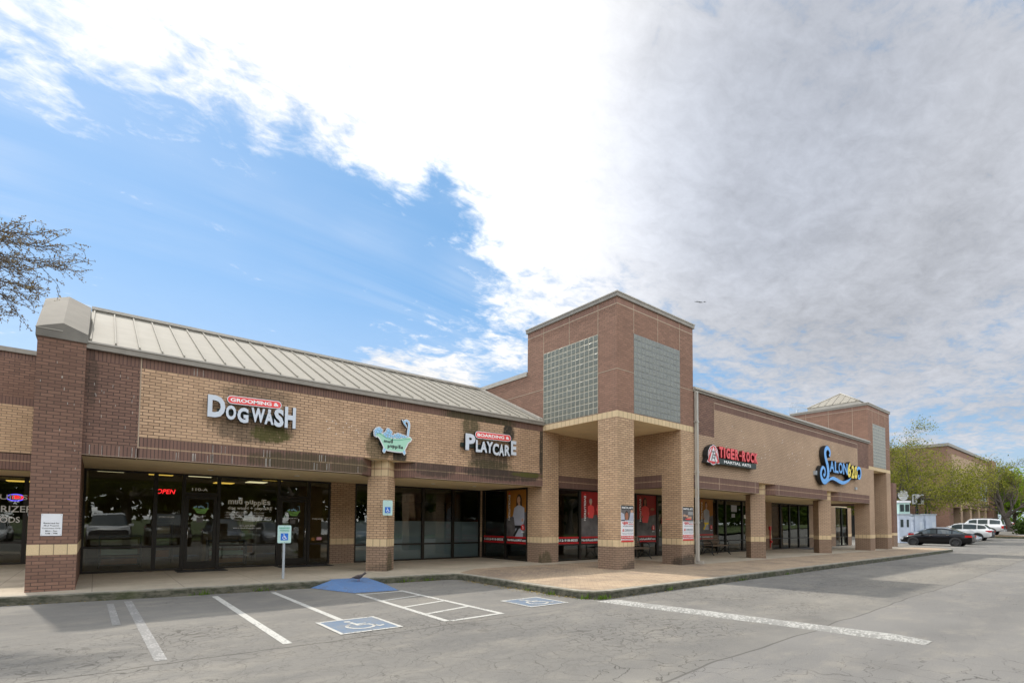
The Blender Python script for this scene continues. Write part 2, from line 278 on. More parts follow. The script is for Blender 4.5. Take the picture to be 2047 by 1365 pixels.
def asphalt():
    t = NT('weathered_asphalt'); p = t.pos()
    sep = t.n('ShaderNodeSeparateXYZ'); t.l(p, sep.inputs[0]); X, Y = sep.outputs[0], sep.outputs[1]
    big = t.noise(.28, 5, .6); mid = t.noise(1.7, 6, .65); fine = t.noise(150, 2, .6); sp = t.noise(55, 2, .7)
    col = t.mix(t.ramp(big, .3, .7), (.152,.144,.130), (.21,.198,.175))
    col = t.mix(t.ramp(mid, .35, .75, 0, .4), col, (.14,.135,.127))
    # newer, smoother lane beyond the long joint
    yl = t.math('ADD', Y, t.math('MULTIPLY', t.math('SUBTRACT', t.noise(.5, 2), .5), .25)); yl = t.math('SUBTRACT', yl, t.math('MULTIPLY', X, .025))
    lane = t.math('MULTIPLY', t.ramp(yl, 3.02, 2.94), t.ramp(X, 2.6, 3.0))
    col = t.mix(t.math('MULTIPLY', lane, .6), col, (.185,.178,.168))
    tan = t.math('MULTIPLY', t.ramp(t.math('ABSOLUTE', t.math('SUBTRACT', yl, 3.9)), 1.5, .1), t.ramp(X, 9, 14)); col = t.mix(t.math('MULTIPLY', tan, .35), col, (.27,.245,.2))
    # patches, tyre lanes, drips
    pt = t.noise(.16, 2, .4, t.scalev(p, (1,1,1), (7,3,0))); col = t.mix(t.ramp(pt, .50, .53, 0, .28), col, (.115,.112,.108))
    ty = t.math('SINE', t.math('MULTIPLY', t.math('ADD', Y, t.noise(.3, 2)), 3.4)); ty = t.math('MULTIPLY', t.ramp(ty, .1, 1), t.ramp(Y, 6.5, 5.5)); col = t.mix(t.math('MULTIPLY', ty, .16), col, (.09,.088,.085))
    dr = t.n('ShaderNodeTexVoronoi'); dr.inputs['Scale'].default_value = 1.7; t.l(t.scalev(p, (1,1,0)), dr.inputs['Vector']); dd = t.ramp(t.math('ADD', dr.outputs['Distance'], t.math('MULTIPLY', t.noise(14, 4), .12)), .17, .10)
    dd = t.math('MULTIPLY', dd, t.ramp(Y, 6.6, 8.2)); col = t.mix(t.math('MULTIPLY', dd, .5), col, (.07,.066,.06))
    dust = t.noise(.9, 6, .7, t.scalev(p, (1,2.2,1), (2,9,0))); col = t.mix(t.ramp(dust, .45, .75, 0, .45), col, (.28,.255,.21))
    # aggregate
    col = t.mix(t.ramp(fine, .52, .72, 0, .38), col, (.34,.33,.31)); col = t.mix(t.ramp(sp, .5, .72, 0, .3), col, (.08,.08,.08))
    # alligator cracking
    wv = t.n('ShaderNodeVectorMath'); wv.operation = 'ADD'
    nz = t.n('ShaderNodeTexNoise'); nz.inputs['Scale'].default_value = 2.2; nz.inputs['Detail'].default_value = 5; t.l(p, nz.inputs['Vector'])
    sc = t.n('ShaderNodeVectorMath'); sc.operation = 'SCALE'; sc.inputs['Scale'].default_value = .7; t.l(nz.outputs['Color'], sc.inputs[0])
    t.l(p, wv.inputs[0]); t.l(sc.outputs[0], wv.inputs[1])
    def crack(scale, w, mask):
        v = t.n('ShaderNodeTexVoronoi'); v.feature = 'DISTANCE_TO_EDGE'; v.inputs['Scale'].default_value = scale
        t.l(t.scalev(wv.outputs[0], (1, 1.2, 0)), v.inputs['Vector']); c = t.ramp(v.outputs['Distance'], w, w*.25)
        return t.math('MULTIPLY', c, mask)
    am = t.ramp(t.noise(.33, 4, .6), .42, .62)
    left = t.math('MULTIPLY', t.ramp(X, 6.5, 1.5), t.ramp(t.math('ABSOLUTE', t.math('SUBTRACT', Y, 7.3)), 2.4, .8))
    nearm = t.math('MULTIPLY', t.ramp(Y, 3.2, 4.2), t.ramp(Y, 8.5, 7.0))
    m1 = t.math('MULTIPLY', t.math('MAXIMUM', left, t.math('MULTIPLY', nearm, .75)), t.math('ADD', t.math('MULTIPLY', am, .75), .25), True)
    c1 = crack(6.0, .06, m1)
    c2 = crack(2.1, .010, t.math('MULTIPLY', t.ramp(t.noise(.22, 3), .4, .6), .9))
    # long joints
    j1 = t.math('MULTIPLY', t.ramp(t.math('ABSOLUTE', t.math('SUBTRACT', yl, 2.98)), .022, .006), t.ramp(X, 2.6, 3))
    yj = t.math('ADD', Y, t.math('MULTIPLY', t.math('SUBTRACT', t.noise(1.6, 4), .5), .22))
    j2 = t.math('MULTIPLY', t.ramp(t.math('ABSOLUTE', t.math('SUBTRACT', yj, 6.72)), .02, .006), t.ramp(X, 8, 4))
    cr = t.math('MAXIMUM', t.math('MAXIMUM', c1, c2), t.math('MAXIMUM', t.math('MULTIPLY', j1, .7), j2), True)
    col = t.mix(t.math('MULTIPLY', cr, .7), col, (.04,.035,.03))
    # oil / water stains
    st = t.noise(.6, 3, .5, t.scalev(p, (1, 1, 1), (5, 2, 0))); col = t.mix(t.ramp(st, .6, .78, 0, .3), col, (.08,.075,.068))
    h = t.math('SUBTRACT', t.math('MULTIPLY', fine, .35), t.math('MULTIPLY', cr, 1.2))
    return t.principled(col, .92, 0, t.bump(h, .55, .008), **{'Specular IOR Level': .2})
M['asphalt'] = asphalt()

def paint(name, c, wear=.45, under=(.16,.157,.15), th=.5):
    t = NT(name); n = t.noise(26, 5, .75); n2 = t.noise(2.1, 4)
    v = t.math('ADD', n, t.math('MULTIPLY', n2, .5)); m = t.ramp(v, th+wear*.3, th+wear*.3+.12)
    cc = t.mix(t.ramp(n2, .3, .7), tuple(x*.82 for x in c), c)
    return t.principled(t.mix(t.math('MULTIPLY', m, .85), cc, under), .85, 0, t.bump(n, .3, .004))
M['paint'] = paint('worn_white_road_paint', (.50,.49,.45), .45, th=.62)
M['paint_old'] = paint('faded_white_road_paint', (.40,.39,.37), .3, th=.52)
M['paintblue'] = paint('worn_blue_road_paint', (.12,.175,.25), .5, (.15,.16,.17), th=.55)
M['rampblue'] = paint('blue_ramp_paint', (.10,.20,.40), .4, (.10,.14,.22), th=.6)

def concrete(name, a, b, dirt=.35):
    t = NT(name); n = t.noise(.8, 6, .65); n2 = t.noise(9, 5, .7)
    col = t.mix(t.ramp(n, .3, .7), a, b); col = t.mix(t.ramp(n2, .45, .8, 0, dirt), col, tuple(x*.45 for x in a))
    br = t.n('ShaderNodeTexBrick'); br.offset = 0; br.inputs['Scale'].default_value = 1; br.inputs['Brick Width'].default_value = 1.5; br.inputs['Row Height'].default_value = 1.8; br.inputs['Mortar Size'].default_value = .008
    t.l(t.uv(), br.inputs['Vector']); col = t.mix(t.math('MULTIPLY', br.outputs['Fac'], .5), col, (.06,.055,.05))
    return t.principled(col, .9, 0, t.bump(n2, .25, .006))
M['concrete'] = concrete('dirty_sidewalk_concrete', (.33,.285,.215), (.44,.375,.285))
def kerbmat():
    t = NT('mossy_kerb_concrete'); n = t.noise(5, 6, .7, t.scalev(t.pos(), (1,1,2.2))); n2 = t.noise(1.1, 4)
    g = t.n('ShaderNodeNewGeometry'); sp = t.n('ShaderNodeSeparateXYZ'); t.l(g.outputs['Normal'], sp.inputs[0])
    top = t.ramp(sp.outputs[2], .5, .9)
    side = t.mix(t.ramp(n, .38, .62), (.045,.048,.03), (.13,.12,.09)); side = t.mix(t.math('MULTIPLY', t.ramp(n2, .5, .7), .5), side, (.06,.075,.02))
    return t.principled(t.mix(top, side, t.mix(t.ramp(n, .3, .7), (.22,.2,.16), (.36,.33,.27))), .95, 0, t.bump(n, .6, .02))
M['kerb'] = kerbmat()
def pavers():
    t = NT('tan_brick_pavers'); v = t.scalev(t.uv(), (1,1,1), (0,0,0), (0,0,math.radians(45)))
    b = t.n('ShaderNodeTexBrick'); b.offset = .5; b.inputs['Scale'].default_value = 1; b.inputs['Brick Width'].default_value = .2; b.inputs['Row Height'].default_value = .1; b.inputs['Mortar Size'].default_value = .004
    b.inputs['Color1'].default_value = (.43,.325,.215,1); b.inputs['Color2'].default_value = (.35,.255,.165,1); b.inputs['Mortar'].default_value = (.16,.12,.08,1); t.l(v, b.inputs['Vector'])
    n = t.noise(.9, 6, .7); n2 = t.noise(6, 5, .7, t.scalev(t.pos(), (1,2,1)))
    col = t.mix(t.ramp(n, .42, .68, 0, .55), b.outputs[0], (.13,.10,.08)); col = t.mix(t.ramp(n2, .42, .75, 0, .5), col, (.17,.125,.09))
    dk = t.math('MULTIPLY', t.spot((9.6,11.3,.16), (2.6,1.5,1)), t.ramp(n2, .3, .6)); col = t.mix(t.math('MULTIPLY', dk, .6), col, (.10,.075,.06))
    return t.principled(col, .9, 0, t.bump(b.outputs['Fac'], -.3, .004))
M['pavers'] = pavers()
def grassm(name, a, b):
    t = NT(name); return t.principled(t.mix(t.ramp(t.noise(4, 6, .7), .3, .7), a, b), .95, 0, t.bump(t.noise(40, 3), .6, .03))
M['grass'] = grassm('lawn_grass', (.05,.085,.018), (.10,.12,.035))
M['earth'] = grassm('dry_mulch', (.14,.09,.05), (.22,.16,.09))
def leafm(name, a, b, tr=.35):
    t = NT(name); g = t.n('ShaderNodeNewGeometry'); r = g.outputs['Random Per Island']
    col = t.mix(r, a, b)
    d = t.n('ShaderNodeBsdfDiffuse'); t.l(col, d.inputs[0]); x = t.n('ShaderNodeBsdfTranslucent'); t.l(col, x.inputs[0])
    m = t.n('ShaderNodeMixShader'); m.inputs[0].default_value = tr; t.l(d.outputs[0], m.inputs[1]); t.l(x.outputs[0], m.inputs[2]); t.l(m.outputs[0], t.out.inputs[0]); return t.m
M['leaf_oak'] = leafm('spring_oak_leaves', (.10,.12,.018), (.33,.32,.06), .45)
M['leaf_dark'] = leafm('dark_evergreen_leaves', (.03,.055,.012), (.11,.15,.03), .3)
M['leaf_bright'] = leafm('bright_green_leaves', (.12,.22,.02), (.28,.42,.04), .5)
M['leaf_hedge'] = leafm('hedge_leaves', (.02,.035,.01), (.05,.075,.02), .2)
M['bud'] = leafm('brown_olive_buds', (.16,.12,.09), (.30,.25,.14), .4)
M['litter'] = leafm('dry_leaf_litter', (.14,.09,.03), (.32,.26,.09), .1)
M['weed'] = leafm('gutter_weeds', (.06,.12,.015), (.14,.22,.03), .3)
M['bark'] = plain('grey_bark', (.13,.105,.085), .95, var=.4, scale=6, bump=.5)
M['tyre'] = plain('black_tyre', (.015,.015,.015), .8)
M['rim'] = plain('silver_wheel_rim', (.38,.39,.40), .3, .7)
M['taillight'] = plain('red_tail_lamp', (.55,.02,.02), .15)
M['headlight'] = plain('clear_head_lamp', (.6,.62,.65), .1)
M['chrome'] = plain('chrome_trim', (.65,.66,.68), .15, .9)
M['darktrim'] = plain('dark_plastic_trim', (.03,.03,.032), .6)
def carpaint(name, c, metal=.2):
    t = NT(name); return t.principled(c, .28, metal, None, **{'Coat Weight': .6, 'Coat Roughness': .05})
M['car_black'] = carpaint('black_car_paint', (.006,.006,.007)); M['car_black'].node_tree.nodes['Principled BSDF'].inputs['Coat Weight'].default_value = .15; M['car_black'].node_tree.nodes['Principled BSDF'].inputs['Specular IOR Level'].default_value = .3; M['car_white'] = carpaint('white_car_paint', (.72,.73,.74), 0); M['car_silver'] = carpaint('silver_car_paint', (.42,.44,.47), .6)
M['car_red'] = carpaint('red_car_paint', (.35,.02,.02)); M['car_grey'] = carpaint('grey_blue_car_paint', (.12,.15,.2), .4)

# ---------------------------------------------------------------- mesh helpers
class B:
    def __init__(s): s.bm = bmesh.new(); s.mats = []; s.smooth = False
    def mi(s, m):
        m = M[m] if isinstance(m, str) else m
        if m not in s.mats: s.mats.append(m)
        return s.mats.index(m)
    def face(s, pts, m):
        f = s.bm.faces.new([s.bm.verts.new(p) for p in pts]); f.material_index = s.mi(m); return f
    def box(s, x0, x1, y0, y1, z0, z1, m, top=None, bottom=None, xf=None):
        v = [s.bm.verts.new(p) for p in ((x0,y0,z0),(x1,y0,z0),(x1,y1,z0),(x0,y1,z0),(x0,y0,z1),(x1,y0,z1),(x1,y1,z1),(x0,y1,z1))]
        if xf:
            for q in v: q.co = xf(q.co)
        for k, i in (('b',(3,2,1,0)),('t',(4,5,6,7)),('f',(0,1,5,4)),('r',(1,2,6,5)),('k',(2,3,7,6)),('l',(3,0,4,7))):
            f = s.bm.faces.new([v[j] for j in i]); f.material_index = s.mi((top if k == 't' and top else bottom if k == 'b' and bottom else m))
        return s
    def obox(s, c, dx, dy, sx, sy, z0, z1, m):
        """box with a rotated plan: centre c, unit axes dx, dy, sizes sx, sy"""
        c = Vector((c[0], c[1])); dx = Vector(dx); dy = Vector(dy)
        P = [c+dx*a*sx/2+dy*b*sy/2 for a, b in ((-1,-1),(1,-1),(1,1),(-1,1))]
        return s.prism([(p.x, p.y) for p in P], lambda u, v, w: (u, v, w), z0, z1, m)
    def prism(s, poly, M3, w0, w1, m, side=None, back=None):
        a = [s.bm.verts.new(M3(u, v, w0)) for u, v in poly]; b = [s.bm.verts.new(M3(u, v, w1)) for u, v in poly]
        n = len(poly)
        f = s.bm.faces.new(b); f.material_index = s.mi(m); f = s.bm.faces.new(a[::-1]); f.material_index = s.mi(back or side or m)
        for i in range(n):
            f = s.bm.faces.new([a[i], a[(i+1) % n], b[(i+1) % n], b[i]]); f.material_index = s.mi(side or m)
        return s
    def flat(s, poly, M3, w, m): return s.face([M3(u, v, w) for u, v in poly], m)
    def rect(s, M3, u0, u1, v0, v1, w, m): return s.flat([(u0,v0),(u1,v0),(u1,v1),(u0,v1)], M3, w, m)
    def disc(s, M3, cu, cv, ru, rv, w, m, n=20): return s.flat([(cu+ru*math.cos(2*math.pi*i/n), cv+rv*math.sin(2*math.pi*i/n)) for i in range(n)], M3, w, m)
    def tube(s, path, rad, m, n=6, cap=True):
        path = [Vector(p) for p in path]; rings = []
        for i, p in enumerate(path):
            d = (path[min(i+1, len(path)-1)]-path[max(i-1, 0)])
            if d.length < 1e-9: d = Vector((0,0,1))
            d.normalize(); a = d.cross(Vector((0,0,1)) if abs(d.z) < .9 else Vector((1,0,0))).normalized(); b = d.cross(a)
            r = rad[i] if isinstance(rad, (list, tuple)) else rad
            rings.append([s.bm.verts.new(p+a*r*math.cos(2*math.pi*k/n)+b*r*math.sin(2*math.pi*k/n)) for k in range(n)])
        mi = s.mi(m)
        for i in range(len(rings)-1):
            for k in range(n):
                f = s.bm.faces.new([rings[i][k], rings[i][(k+1) % n], rings[i+1][(k+1) % n], rings[i+1][k]]); f.material_index = mi; f.smooth = True
        if cap and n > 2:
            for r in (rings[0][::-1], rings[-1]):
                f = s.bm.faces.new(r); f.material_index = mi
        return s
    def cyl(s, c, axis, r, h, m, n=24, r2=None):
        c = Vector(c); axis = Vector(axis).normalized(); return s.tube([c, c+axis*h], [r, r2 if r2 is not None else r], m, n)
    def sphere(s, c, r, m, sc=(1,1,1), n=10):
        g = bmesh.ops.create_uvsphere(s.bm, u_segments=n, v_segments=max(4, n//2+1), radius=r); mi = s.mi(m)
        for v in g['verts']: v.co = Vector((v.co.x*sc[0], v.co.y*sc[1], v.co.z*sc[2]))+Vector(c)
        for v in g['verts']:
            for f in v.link_faces: f.material_index = mi; f.smooth = True
        return s
    def loft(s, rings, m, closed=True, capends=True, smooth=True):
        R = [[s.bm.verts.new(p) for p in r] for r in rings]; n = len(R[0])
        for i in range(len(R)-1):
            for k in range(n if closed else n-1):
                f = s.bm.faces.new([R[i][k], R[i][(k+1) % n], R[i+1][(k+1) % n], R[i+1][k]]); mm = m(i, k) if callable(m) else m
                f.material_index = s.mi(mm); f.smooth = smooth
        if capends:
            for r in (R[0][::-1], R[-1]):
                f = s.bm.faces.new(r); f.material_index = s.mi(m(0, 0) if callable(m) else m)
        return s
    def text(s, txt, box, M3, w0, m, side=None, depth=0, bold=0, shear=0, keep=False, align='L'):
        """box = (u0, u1, v0, v1): the lettering is scaled to fill it"""
        vs, fs = text_mesh(txt, bold, shear)
        if not vs: return s
        x0 = min(v[0] for v in vs); x1 = max(v[0] for v in vs); y0 = min(v[1] for v in vs); y1 = max(v[1] for v in vs)
        u0, u1, v0, v1 = box; sx = (u1-u0)/(x1-x0); sy = (v1-v0)/(y1-y0)
        if keep: sx = min(sx, sy)
        V = [(u0+(v[0]-x0)*sx, v0+(v[1]-y0)*sy) for v in vs]
        fr = [s.bm.verts.new(M3(u, v, w0+depth)) for u, v in V]; mi = s.mi(m)
        edges = {}
        for f in fs:
            try:
                q = s.bm.faces.new([fr[i] for i in f]); q.material_index = mi
            except ValueError: continue
            for a, b in zip(f, f[1:]+f[:1]): edges[(a, b)] = edges.get((a, b), 0)+1
        if depth:
            bk = {}; ms = s.mi(side or m)
            for (a, b) in edges:
                if (b, a) in edges: continue
                for i in (a, b):
                    if i not in bk: bk[i] = s.bm.verts.new(M3(V[i][0], V[i][1], w0))
                q = s.bm.faces.new([fr[b], fr[a], bk[a], bk[b]]); q.material_index = ms
        return s
    def build(s, name, parent=None, label=None, cat=None, group=None, kind=None, recalc=False, bevel=0):
        if recalc: bmesh.ops.recalc_face_normals(s.bm, faces=s.bm.faces)
        uvl = s.bm.loops.layers.uv.new('UVMap'); s.bm.normal_update()
        for f in s.bm.faces:
            n = f.normal
            for lp in f.loops:
                c = lp.vert.co
                if abs(n.z) > .7: lp[uvl].uv = (c.x, c.y)
                elif abs(n.y) > .9: lp[uvl].uv = (c.x, c.z)
                elif abs(n.x) > .9: lp[uvl].uv = (c.y, c.z)
                else:
                    h = Vector((-n.y, n.x)).normalized(); lp[uvl].uv = (c.x*h.x+c.y*h.y, c.z)
        me = bpy.data.meshes.new(name); s.bm.to_mesh(me); s.bm.free()
        for m in s.mats: me.materials.append(m)
        o = bpy.data.objects.new(name, me); COL.objects.link(o)
        if bevel:
            md = o.modifiers.new('bevel', 'BEVEL'); md.width = bevel; md.segments = 2; md.limit_method = 'ANGLE'
        if parent is not None: adopt(o, parent)
        return tag(o, label, cat, group, kind)

def adopt(o, parent):
    o.parent = parent; p = parent; m = Matrix.Identity(4)
    chain = []
    while p is not None: chain.append(p); p = p.parent
    for q in reversed(chain): m = m @ q.matrix_parent_inverse @ q.matrix_basis
    o.matrix_parent_inverse = m.inverted()
def tag(o, label=None, cat=None, group=None, kind=None):
    if label: o['label'] = label
    if cat: o['category'] = cat
    if group: o['group'] = group
    if kind: o['kind'] = kind
    return o
def empty(name, loc, label, cat, group=None, rz=0):
    o = bpy.data.objects.new(name, None); o.location = loc; o.rotation_euler.z = rz; o.empty_display_size = .2; COL.objects.link(o); return tag(o, label, cat, group)
def copy_tree(o, parent=None, **over):
    c = o.copy(); COL.objects.link(c)
    if parent: c.parent = parent; c.matrix_parent_inverse = o.matrix_parent_inverse.copy()
    for ch in [x for x in o.children]: copy_tree(ch, c)
    return c
_tc = {}
def text_mesh(txt, bold, shear):
    k = (txt, bold, shear)
    if k in _tc: return _tc[k]
    cu = bpy.data.curves.new('lettering', 'FONT'); cu.body = txt; cu.size = 1; cu.offset = bold; cu.shear = shear; cu.resolution_u = 3
    o = bpy.data.objects.new('lettering', cu); COL.objects.link(o)
    dg = bpy.context.evaluated_depsgraph_get(); dg.update(); me = bpy.data.meshes.new_from_object(o.evaluated_get(dg))
    r = ([tuple(v.co) for v in me.vertices], [list(p.vertices) for p in me.polygons])
    bpy.data.objects.remove(o); bpy.data.curves.remove(cu); bpy.data.meshes.remove(me); _tc[k] = r; return r
def FY(y): return lambda u, v, w: (u, y-w, v)            # a plane facing -Y at depth y
def FX(x): return lambda u, v, w: (x-w, -u, v)           # a plane facing -X, u = -Y
def FZ(z): return lambda u, v, w: (u, v, z+w)
def smooth_path(P, n=6):
    P = [Vector(p) for p in P]; out = []
    for i in range(len(P)-1):
        a = P[max(i-1,0)]; b = P[i]; c = P[i+1]; d = P[min(i+2,len(P)-1)]
        for k in range(n):
            t = k/n; out.append(.5*((2*b)+(c-a)*t+(2*a-5*b+4*c-d)*t*t+(3*b-a-3*c+d)*t**3))
    out.append(P[-1]); return out
def ribbon(path, wid):
    """outline of a stroke of varying width along a 2-D path"""
    L, Rr = [], []; n = len(path)
    for i, p in enumerate(path):
        d = path[min(i+1,n-1)]-path[max(i-1,0)]; d = Vector((d.x, d.y)).normalized(); q = Vector((-d.y, d.x))*wid(i/(n-1))/2
        L.append((p.x+q.x, p.y+q.y)); Rr.append((p.x-q.x, p.y-q.y))
    return L, Rr
def stroke(b, path, wid, M3, w0, w1, m, side):
    L, Rr = ribbon(path, wid)
    rings = [[M3(*L[i], w0), M3(*L[i], w1), M3(*Rr[i], w1), M3(*Rr[i], w0)] for i in range(len(L))]
    b.loft(rings, lambda i, k: m if k == 1 else side, smooth=False)

# ================================================================ SETTING
def hz(x):
    P = [(-9999,0),(56,0),(68,.18),(82,.65),(90,1.0),(120,1.6),(99999,1.6)]
    for (a, za), (b, zb) in zip(P, P[1:]):
        if x <= b: return za+(zb-za)*(x-a)/(b-a)
def sheet(name, xs, ys, dz, m, kind='structure'):
    b = B()
    for x0, x1 in zip(xs, xs[1:]):
        for y0, y1 in zip(ys, ys[1:]):
            b.face([(x0,y0,hz(x0)+dz),(x1,y0,hz(x1)+dz),(x1,y1,hz(x1)+dz),(x0,y1,hz(x0)+dz)], m)
    return b.build(name, kind=kind)
sheet('ground', [-2000,-80,56,68,82,90,120,400,2500], [-2000,-60,60,2000], -.04, 'grass')
sheet('parking_lot', [-60,-20,0,20,40,56,62,68,75,82,90,105,120,160], [-9,0,10,30,60], 0, 'asphalt')
sheet('lawn', [-60,20,60,90,120,160], [-40,-9.3], .12, 'grass')
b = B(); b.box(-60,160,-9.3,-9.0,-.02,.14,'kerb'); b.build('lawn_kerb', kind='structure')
# pavement outline, seen from above
K = [(-45,13.6),(-12,13.05),(-1.27,12.86),(1.31,12.52),(4.04,12.31),(7.3,12.10),(7.62,12.0),(7.78,11.8),(7.80,11.5),(7.80,7.85),(7.86,7.5),(8.05,7.22),(8.4,7.12),(12.65,7.2),(30,7.5),(41.8,7.85),(42.7,8.1),(43.1,8.7),(43.1,12),(43.1,40)]
def inset(P, d):
    out = []
    for i, p in enumerate(P):
        a = Vector(P[max(i-1,0)]); c = Vector(P[min(i+1,len(P)-1)]); t = (c-a).normalized(); n = Vector((-t.y, t.x)); out.append((p[0]+n.x*d, p[1]+n.y*d))
    return out
K2 = inset(K, .02); K3 = inset(K, .17)
b = B()
for i in range(len(K)-1):
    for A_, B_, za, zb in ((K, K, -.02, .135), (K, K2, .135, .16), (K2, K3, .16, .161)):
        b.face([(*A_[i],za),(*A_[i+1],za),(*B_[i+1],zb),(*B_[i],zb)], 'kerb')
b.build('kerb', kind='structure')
b = B(); b.face([(x,y,.16) for x, y in K3]+[(43,45,.16),(-45,45,.16)], 'concrete'); b.build('sidewalk', kind='structure')
b = B()
pv = [K3[i] for i in range(7, 18)]
b.face([(x,y,.164) for x, y in pv]+[(42.9,10.0,.164),(16.6,10.0,.164),(16.6,12.9,.164),(9.0,12.9,.164),(8.0,12.2,.164)], 'pavers')
b.build('paved_corner', kind='structure')
# kerb ramp
b = B()
b.face([(4.42,12.27,.164),(4.42,10.9,.008),(5.42,10.8,.008),(5.3,12.2,.164)], 'rampblue')
b.face([(4.42,12.27,.164),(3.95,12.3,.008),(4.42,10.9,.008)], 'rampblue'); b.face([(5.3,12.2,.164),(5.42,10.8,.008),(5.72,12.18,.008)], 'rampblue')
b.face([(4.42,12.27,.164),(5.3,12.2,.164),(5.32,12.4,.165),(4.42,12.45,.165)], 'rampblue')
b.build('kerb_ramp', kind='structure')
# painted markings
def line(name, pts, w, m='paint', z=.004):
    b = B(); a, c = Vector(pts[0]), Vector(pts[1]); d = (c-a).normalized(); n = Vector((-d.y, d.x))*w/2
    b.face([(*(a+n),z),(*(a-n),z),(*(c-n),z),(*(c+n),z)], m); return b.build(name, kind='structure')
line('parking_line', [(1.96,12.1),(1.95,6.9)], .11); line('parking_line', [(3.07,12.05),(3.06,8.08)], .10)
line('parking_line', [(.54,12.3),(.62,6.9)], .12, 'paint_old'); line('parking_line', [(.27,12.1),(.3,9.6)], .10, 'paint_old');
line('parking_line', [(4.45,10.78),(4.36,7.0)], .10); line('parking_line', [(5.45,10.75),(5.47,7.0)], .10)
for y0, y1 in ((10.62,10.62),(9.55,9.8),(8.6,8.85),(7.75,8.0),(6.98,7.05)):
    line('aisle_stripe', [(4.42 if y0 < 10 else 4.5,y0),(5.42,y1)], .09, z=.0045)
def isa(x0, x1, y0, y1):
    b = B(); F = FZ(0); b.rect(F, x0, x1, y0, y1, .006, 'paintblue'); w = .055
    for r in ((x0-w,x1+w,y0-w,y0),(x0-w,x1+w,y1,y1+w),(x0-w,x0,y0,y1),(x1,x1+w,y0,y1)): b.rect(F, *r, .008, 'paint')
    cx, cy, s = (x0+x1)/2, (y0+y1)/2, min(x1-x0, y1-y0)/1.05
    wheel(b, F, cx, cy, s, .010, 'paint'); return b.build('painted_wheelchair_symbol', kind='structure')
def wheel(b, F, cx, cy, s, w, m):
    """international wheelchair pictogram, s = height"""
    b.disc(F, cx-.08*s, cy+.38*s, .065*s, .065*s, w, m, 12)
    P = [(-.10,.28),(-.02,.28),(0,.10),(.17,.10),(.17,.04),(.0,.04),(.02,-.02),(.2,-.02),(.3,-.27),(.4,-.23),(.38,-.31),(.27,-.36),(.15,-.08),(-.06,-.08)]
    b.flat([(cx+u*s, cy+v*s) for u, v in P], F, w, m)
    n = 16; R1, R0 = .28, .215
    for i in range(n):
        a0 = math.radians(118+i*235/n); a1 = math.radians(118+(i+1)*235/n); q = (cx-.02*s, cy-.14*s)
        b.flat([(q[0]+R0*s*math.cos(a0), q[1]+R0*s*math.sin(a0)), (q[0]+R1*s*math.cos(a0), q[1]+R1*s*math.sin(a0)), (q[0]+R1*s*math.cos(a1), q[1]+R1*s*math.sin(a1)), (q[0]+R0*s*math.cos(a1), q[1]+R0*s*math.sin(a1))], F, w, m)
isa(2.72, 3.55, 7.05, 8.0); isa(6.36, 7.22, 7.27, 8.12)
# speed bump
b = B(); n = 26; rings = []
for i in range(n+1):
    t = i/n; y = 7.0-t*5.1; x = 8.02+.66*t+random.uniform(-.012,.012); e = min(1, t*14, (1-t)*14); hw = .17+.012*random.uniform(-1,1)
    rings.append([(x-hw,y,.0)]+[(x+hw*u, y, .004+(.055*(1-u*u)**.8)*e**.6) for u in (-.92,-.6,-.25,.1,.45,.75,.95)]+[(x+hw,y,0)])
M['bump'] = paint('chipped_white_bump_paint', (.43,.42,.385), .3, (.19,.185,.17), th=.58)
b.loft(rings, 'bump', closed=False, capends=False)
b.build('speed_bump', label='long low speed bump with chipped white paint crossing the drive lane from the kerb corner', cat='speed bump')
# leaf litter and weeds in the gutter
def scatter(name, pts, m, size, label, z=.01, up=False):
    b = B()
    for x, y in pts:
        s = size*random.uniform(.5,1.4); a = random.uniform(0, 6.28); c = Vector((x, y, z+random.uniform(0,.015)))
        if up:
            d = Vector((math.cos(a), math.sin(a), 0)); q = Vector((-d.y, d.x, 0)); h = s*random.uniform(1.5,3.5)
            b.face([c-q*s*.25, c+q*s*.25, c+d*h*.4+Vector((0,0,h))], m)
        else:
            u = Vector((math.cos(a), math.sin(a), random.uniform(-.4,.4)))*s; v = Vector((-math.sin(a), math.cos(a), random.uniform(-.4,.4)))*s*.6
            b.face([c-u, c-v, c+u, c+v], m)
    return b.build(name, label=label, cat=None, kind='stuff')
pts = []
for (a, c, dens, sp) in ((K[2],K[4],60,.12),(K[4],K[5],130,.12),(K[8],K[9],420,.16),(K[9],K[12],160,.14),(K[12],K[13],90,.07),(K[13],K[15],200,.1)):
    a = Vector(a); c = Vector(c); t = (c-a).normalized(); nn = Vector((t.y, -t.x))
    for _ in range(dens): q = a.lerp(c, random.random())+nn*abs(random.gauss(0, sp)); pts.append((q.x, q.y))
scatter('leaf_litter', pts, 'litter', .018, 'dry yellow leaf litter strewn along the gutter')
pts = []
for cx, cy, n_ in ((1.75,12.4,40),(6.3,12.12,35),(6.9,12.08,40),(7.78,9.0,14),(7.75,8.2,60),(8.1,7.1,90),(7.9,7.35,60),(10.5,7.12,20),(14,7.2,20),(2.9,12.36,20),(17,7.25,20)):
    for _ in range(n_): pts.append((random.gauss(cx,.12), cy-abs(random.gauss(0,.035))))
scatter('gutter_weeds', pts, 'weed', .03, 'small green weeds sprouting at the foot of the kerb', up=True)

